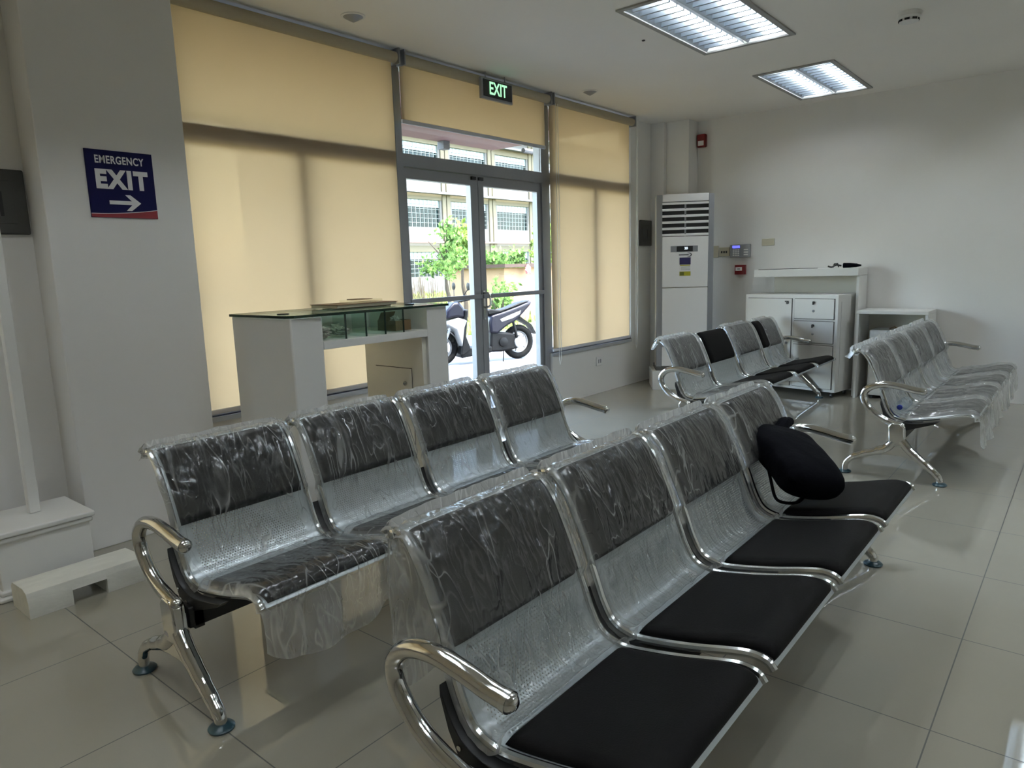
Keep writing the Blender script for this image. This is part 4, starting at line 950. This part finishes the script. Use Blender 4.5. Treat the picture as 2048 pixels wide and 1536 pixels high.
for (a, b) in rows:
    for k in range(NB):
        x = wx0+k*pitchb
        pn_ = MB().box(x, x+ww_, YF+0.18, YF+0.2, a, b).build('window', DARKPANE, bl, o, smooth=False)
        g = MB()
        for i in range(11): g.box(x+ww_*i/10-0.013, x+ww_*i/10+0.013, YF+0.04, YF+0.06, a, b)
        for i in range(6): g.box(x, x+ww_, YF+0.06, YF+0.08, a+(b-a)*i/6-0.009, a+(b-a)*i/6+0.009)
        g.build('grille', GRILLE, pn_, o, smooth=False)
        MB().box(x, x+ww_, YF+0.10, YF+0.12, b-0.42, b).build('upper_light', mat('blue_grey_pane', (0.20, 0.26, 0.28), 0.3) if 'blue_grey_pane' not in bpy.data.materials else bpy.data.materials['blue_grey_pane'], pn_, o, smooth=False)

# hut behind the scooter
h = tag(empty('lot_shed', (16.6, 12.6, GZ)), 'orange beige walled shed with a rusty roof edge behind the scooter', 'shed'); o = h.location.copy()
MB().box(14.25, 20.0, 12.0, 14.0, GZ-.02, 1.30).build('wall', HUTW, h, o, smooth=False)
MB().box(14.05, 20.2, 11.8, 14.2, 1.31, 1.40).build('roof', RUST, h, o, smooth=False)
tag(crumple('red_cloth', (14.95, 11.75, 1.22), 0.12, 0.06, 0.16, mat('faded_red_cloth', (0.55, 0.12, 0.12), 0.8), (14.95, 11.75, 1.1), seed=4, n=12), 'faded red cloth hanging at the eave of the shed', 'cloth')

def leaves(c, r, n, size, seed, m, name, parent, org):
    rnd = random.Random(seed); q = MB()
    cl = []
    for k in range(22):
        d = Vector((rnd.gauss(0, 1), rnd.gauss(0, 1), rnd.gauss(0, 1))).normalized()*(rnd.random()**0.5)
        cl.append((Vector(c)+Vector((d.x*r[0], d.y*r[1], d.z*r[2]))*0.95, rnd.uniform(0.14, 0.34)))
    for k in range(n):
        cc, rr = rnd.choice(cl)
        d = Vector((rnd.gauss(0, 1), rnd.gauss(0, 1), rnd.gauss(0, 0.8)))*0.6
        p = cc+Vector((d.x*r[0], d.y*r[1], d.z*r[2]))*rr
        a = Vector((rnd.gauss(0, 1), rnd.gauss(0, 1), rnd.gauss(-0.4, 1))).normalized(); b = a.cross(Vector((rnd.random(), rnd.random(), rnd.random()))).normalized()
        L_ = size*rnd.uniform(0.7, 1.3)
        q.add([p-b*L_*0.22, p+a*L_*0.5-b*0, p+b*L_*0.22, p-a*L_*0.5], [(0, 1, 2, 3)])
    return q.build(name, m, parent, org, smooth=False)
def tree(x, y, zc, r, n, size, m, label, seed, trunk=True, parts=1, name='lot_tree', group='trees and shrubs in the lot'):
    t = tag(empty(name, (x, y, GZ-0.02)), label, 'tree' if trunk else 'shrub', group); o = t.location.copy()
    rnd = random.Random(seed)
    cl = MB(); 
    leaves((x, y, zc), r, n, size, seed, m, 'foliage', t, o)
    if trunk:
        q = MB().tube(crom([(x, y, GZ-0.02), (x+0.03, y, 0.5), (x-0.04, y+0.02, 1.0), (x+0.02, y, zc)], 4), [0.06]*4+[0.05]*4+[0.035]*4+[0.03], 8)
        for k in range(5):
            a = rnd.uniform(0, 2*PI); q.tube([(x, y, zc-r[2]*0.6+0.1*k), (x+math.cos(a)*r[0]*0.7, y+math.sin(a)*r[1]*0.7, zc-r[2]*0.1+0.15*k)], [0.022, 0.008], 6)
    else:
        q = MB()
        for k in range(6):
            a = rnd.uniform(0, 2*PI); q.tube([(x, y, GZ-0.02), (x+math.cos(a)*r[0]*0.6, y+math.sin(a)*r[1]*0.6, zc)], [0.03, 0.01], 6)
    q.build('trunk' if trunk else 'stem', BARK, t, o)
tree(12.15, 12.0, 1.75, (0.60, 0.62, 0.80), 1000, 0.13, LEAF1, 'slim young tree with fine leaves in the lot, left pane of the door', 3)
tree(13.35, 12.6, 1.95, (0.34, 0.40, 0.65), 500, 0.20, LEAF2, 'bright topped small tree beside the door centre stile in the lot', 5)
tree(15.9, 15.4, 1.55, (0.75, 0.6, 0.95), 1200, 0.18, LEAF2, 'light green bush behind the left end of the shed', 8, False)
tree(18.4, 15.4, 1.5, (1.05, 0.6, 0.75), 1300, 0.20, LEAF1, 'broad green bush growing over the shed roof', 9, False)
tree(20.7, 15.4, 2.0, (0.7, 0.6, 1.0), 800, 0.20, LEAF2, 'taller light bush at the right behind the shed', 10, False)
tree(13.4, 11.4, 0.55, (0.55, 0.4, 0.5), 450, 0.14, LEAF1, 'low dark green bush left of the shed wall', 12, False)
rnd = random.Random(5); q = MB()
for k in range(260):
    x = rnd.uniform(11.5, 14.7); y = 15.2+rnd.uniform(-0.7, 0.7); hh = rnd.uniform(0.5, 1.25)
    q.tube([(x, y, GZ-.02), (x+rnd.uniform(-.12, .12), y, hh)], [0.012, 0.006], 4, caps=False)
tag(q.build('dry_stalks', STALK, smooth=False), 'dry brown stalks standing in the overgrown lot', 'dry plants', kind='stuff')
q = MB()
for k in range(9000):
    x = rnd.uniform(8.5, 34); y = rnd.uniform(9.4, 29)
    if not (0.45 < y/x < 1.15): continue
    if 14.2 < x < 20.1 and 11.9 < y < 14.1: continue
    if y < 11.0-0.05*(x): continue
    hh = rnd.uniform(0.10, 0.40); a = rnd.uniform(0, PI); dx, dy = math.cos(a)*0.05, math.sin(a)*0.05
    q.add([(x-dx, y-dy, GZ-.03), (x+dx, y+dy, GZ-.03), (x+rnd.uniform(-.12, .12), y+rnd.uniform(-.12, .12), GZ+hh)], [(0, 1, 2)])
tag(q.build('lot_grass', GRASS, smooth=False), 'rough green grass covering the lot', 'grass', kind='stuff')

# scooter parked outside (local +x forward, seen on its left side)
sct = empty('motor_scooter', (8.42, 6.86, GZ), math.radians(157)); tag(sct, 'dark blue and silver motor scooter parked outside the door', 'motorcycle')
def wheel(u, name):
    q = MB().tube([(u+0.215*math.cos(2*PI*k/32), 0, 0.265+0.215*math.sin(2*PI*k/32)) for k in range(32)], 0.05, 12, closed=True, flat=(1.0, 1.0)).build(name, RUBBER, sct)
    r = MB().tube([(u+0.165*math.cos(2*PI*k/28), 0, 0.265+0.165*math.sin(2*PI*k/28)) for k in range(28)], 0.020, 8, closed=True)
    for k in range(5):
        a = 2*PI*k/5; r.tube([(u, 0, 0.265), (u+0.16*math.cos(a), 0, 0.265+0.16*math.sin(a))], 0.014, 6)
    r.tube([(u, -0.06, 0.265), (u, 0.06, 0.265)], 0.035, 12); r.build('rim', SCWHITE, q)
wheel(0.0, 'rear_wheel'); wheel(1.28, 'front_wheel')
def side(poly, w, name, m, bev=0.02, parent=sct, y0=None):
    return MB().prism(poly, -w if y0 is None else y0, w, 'y').build(name, m, parent, bevel=bev, seg=3)
body = side([(-0.22, 0.885), (-0.10, 0.865), (0.05, 0.815), (0.30, 0.745), (0.50, 0.70), (0.53, 0.60), (0.52, 0.44), (0.40, 0.42), (0.22, 0.54), (0.10, 0.585), (-0.02, 0.68), (-0.14, 0.79)], 0.13, 'rear_body', SCBLUE, 0.035)
for s in (-1, 1): MB().prism([(0.00, 0.755), (0.18, 0.70), (0.36, 0.64), (0.33, 0.60), (0.14, 0.645), (0.02, 0.70)], s*0.131, s*0.135, 'y').build('stripe', SCWHITE, body)
side([(-0.20, 0.90), (0.0, 0.87), (0.20, 0.80), (0.34, 0.775), (0.50, 0.80), (0.56, 0.78), (0.54, 0.71), (0.30, 0.735), (0.05, 0.81)], 0.11, 'seat', SCBLACK, 0.03)
MB().prism([(-0.225, 0.885), (-0.16, 0.87), (-0.12, 0.80), (-0.17, 0.80)], -0.09, 0.09, 'y').build('tail_light', TAILRED, sct, bevel=0.01)
side([(0.50, 0.46), (0.30, 0.44), (0.16, 0.42), (-0.02, 0.36), (-0.07, 0.29), (-0.02, 0.19), (0.12, 0.16), (0.34, 0.14), (0.52, 0.15)], 0.10, 'engine', SCBLACK, 0.03)
MB().lathe([(0.09, 0), (0.085, 0.02), (0.05, 0.03)], (0.02, 0.10, 0.27), 20, 'y').build('engine_cover', SILVERPL, sct)
MB().lathe([(0.075, 0), (0.07, 0.02), (0.03, 0.03)], (0.30, 0.10, 0.29), 20, 'y').build('engine_cover', SCBLACK, sct)
MB().tube([(0.06, 0.10, 0.33), (0.13, 0.10, 0.62)], 0.022, 10).build('shock_absorber', SCBLACK, sct)
MB().prism([(-0.02, 0.66), (-0.22, 0.52), (-0.30, 0.38), (-0.28, 0.37), (-0.18, 0.50), (0.0, 0.60)], -0.06, 0.06, 'y').build('rear_mudguard', SCBLACK, sct)
side([(0.50, 0.24), (0.50, 0.15), (1.00, 0.10), (1.02, 0.16), (0.92, 0.23), (0.80, 0.25)], 0.12, 'floorboard', SCBLACK, 0.015)
side([(0.86, 0.23), (0.98, 0.14), (1.03, 0.16), (0.99, 0.40), (0.93, 0.80), (0.88, 0.82), (0.93, 0.42)], 0.16, 'leg_shield', SCBLACK, 0.02)
side([(0.90, 0.66), (1.04, 0.70), (1.22, 0.66), (1.24, 0.60), (1.10, 0.52), (1.04, 0.34), (1.00, 0.26), (0.975, 0.42), (0.95, 0.56)], 0.17, 'front_panel', SCWHITE, 0.04)
side([(0.90, 0.67), (0.93, 0.84), (1.00, 0.93), (1.10, 0.92), (1.22, 0.80), (1.24, 0.68), (1.05, 0.705)], 0.13, 'headlight_cowl', SCBLUE, 0.04)
MB().prism([(1.16, 0.80), (1.235, 0.71), (1.24, 0.76), (1.18, 0.84)], -0.09, 0.09, 'y').build('headlight', SCWHITE, sct, bevel=0.01)
fd = [(1.28+0.285*math.cos(a), 0.265+0.285*math.sin(a)) for a in [math.radians(15+14*k) for k in range(11)]]
MB().prism(fd+[(1.28+0.272*math.cos(a), 0.265+0.272*math.sin(a)) for a in [math.radians(155-14*k) for k in range(11)]], -0.065, 0.065, 'y').build('front_mudguard', SCBLUE, sct, bevel=0.004)
for s in (-1, 1):
    MB().tube([(1.28, s*0.075, 0.265), (1.10, s*0.075, 0.66)], 0.020, 10).build('fork', SILVERPL, sct)
    mm = MB().tube(crom([(0.98, s*0.12, 0.92), (0.96, s*0.18, 1.02), (0.93, s*0.25, 1.10)], 4), 0.007, 8).build('mirror', SCBLACK, sct)
    MB().lathe([(0.02, -0.012), (0.055, -0.008), (0.058, 0.004), (0.02, 0.012)], (0.925, s*0.27, 1.15), 16, 'x').build('mirror_head', SCBLACK, mm)
MB().tube(crom([(0.93, -0.32, 0.97), (0.97, -0.20, 0.95), (0.99, 0, 0.93), (0.97, 0.20, 0.95), (0.93, 0.32, 0.97)], 4), 0.016, 10).build('handlebar', SCBLACK, sct)
MB().tube([(0.30, 0.10, 0.15), (0.34, 0.16, 0.0)], 0.010, 8).build('side_stand', SCBLACK, sct)
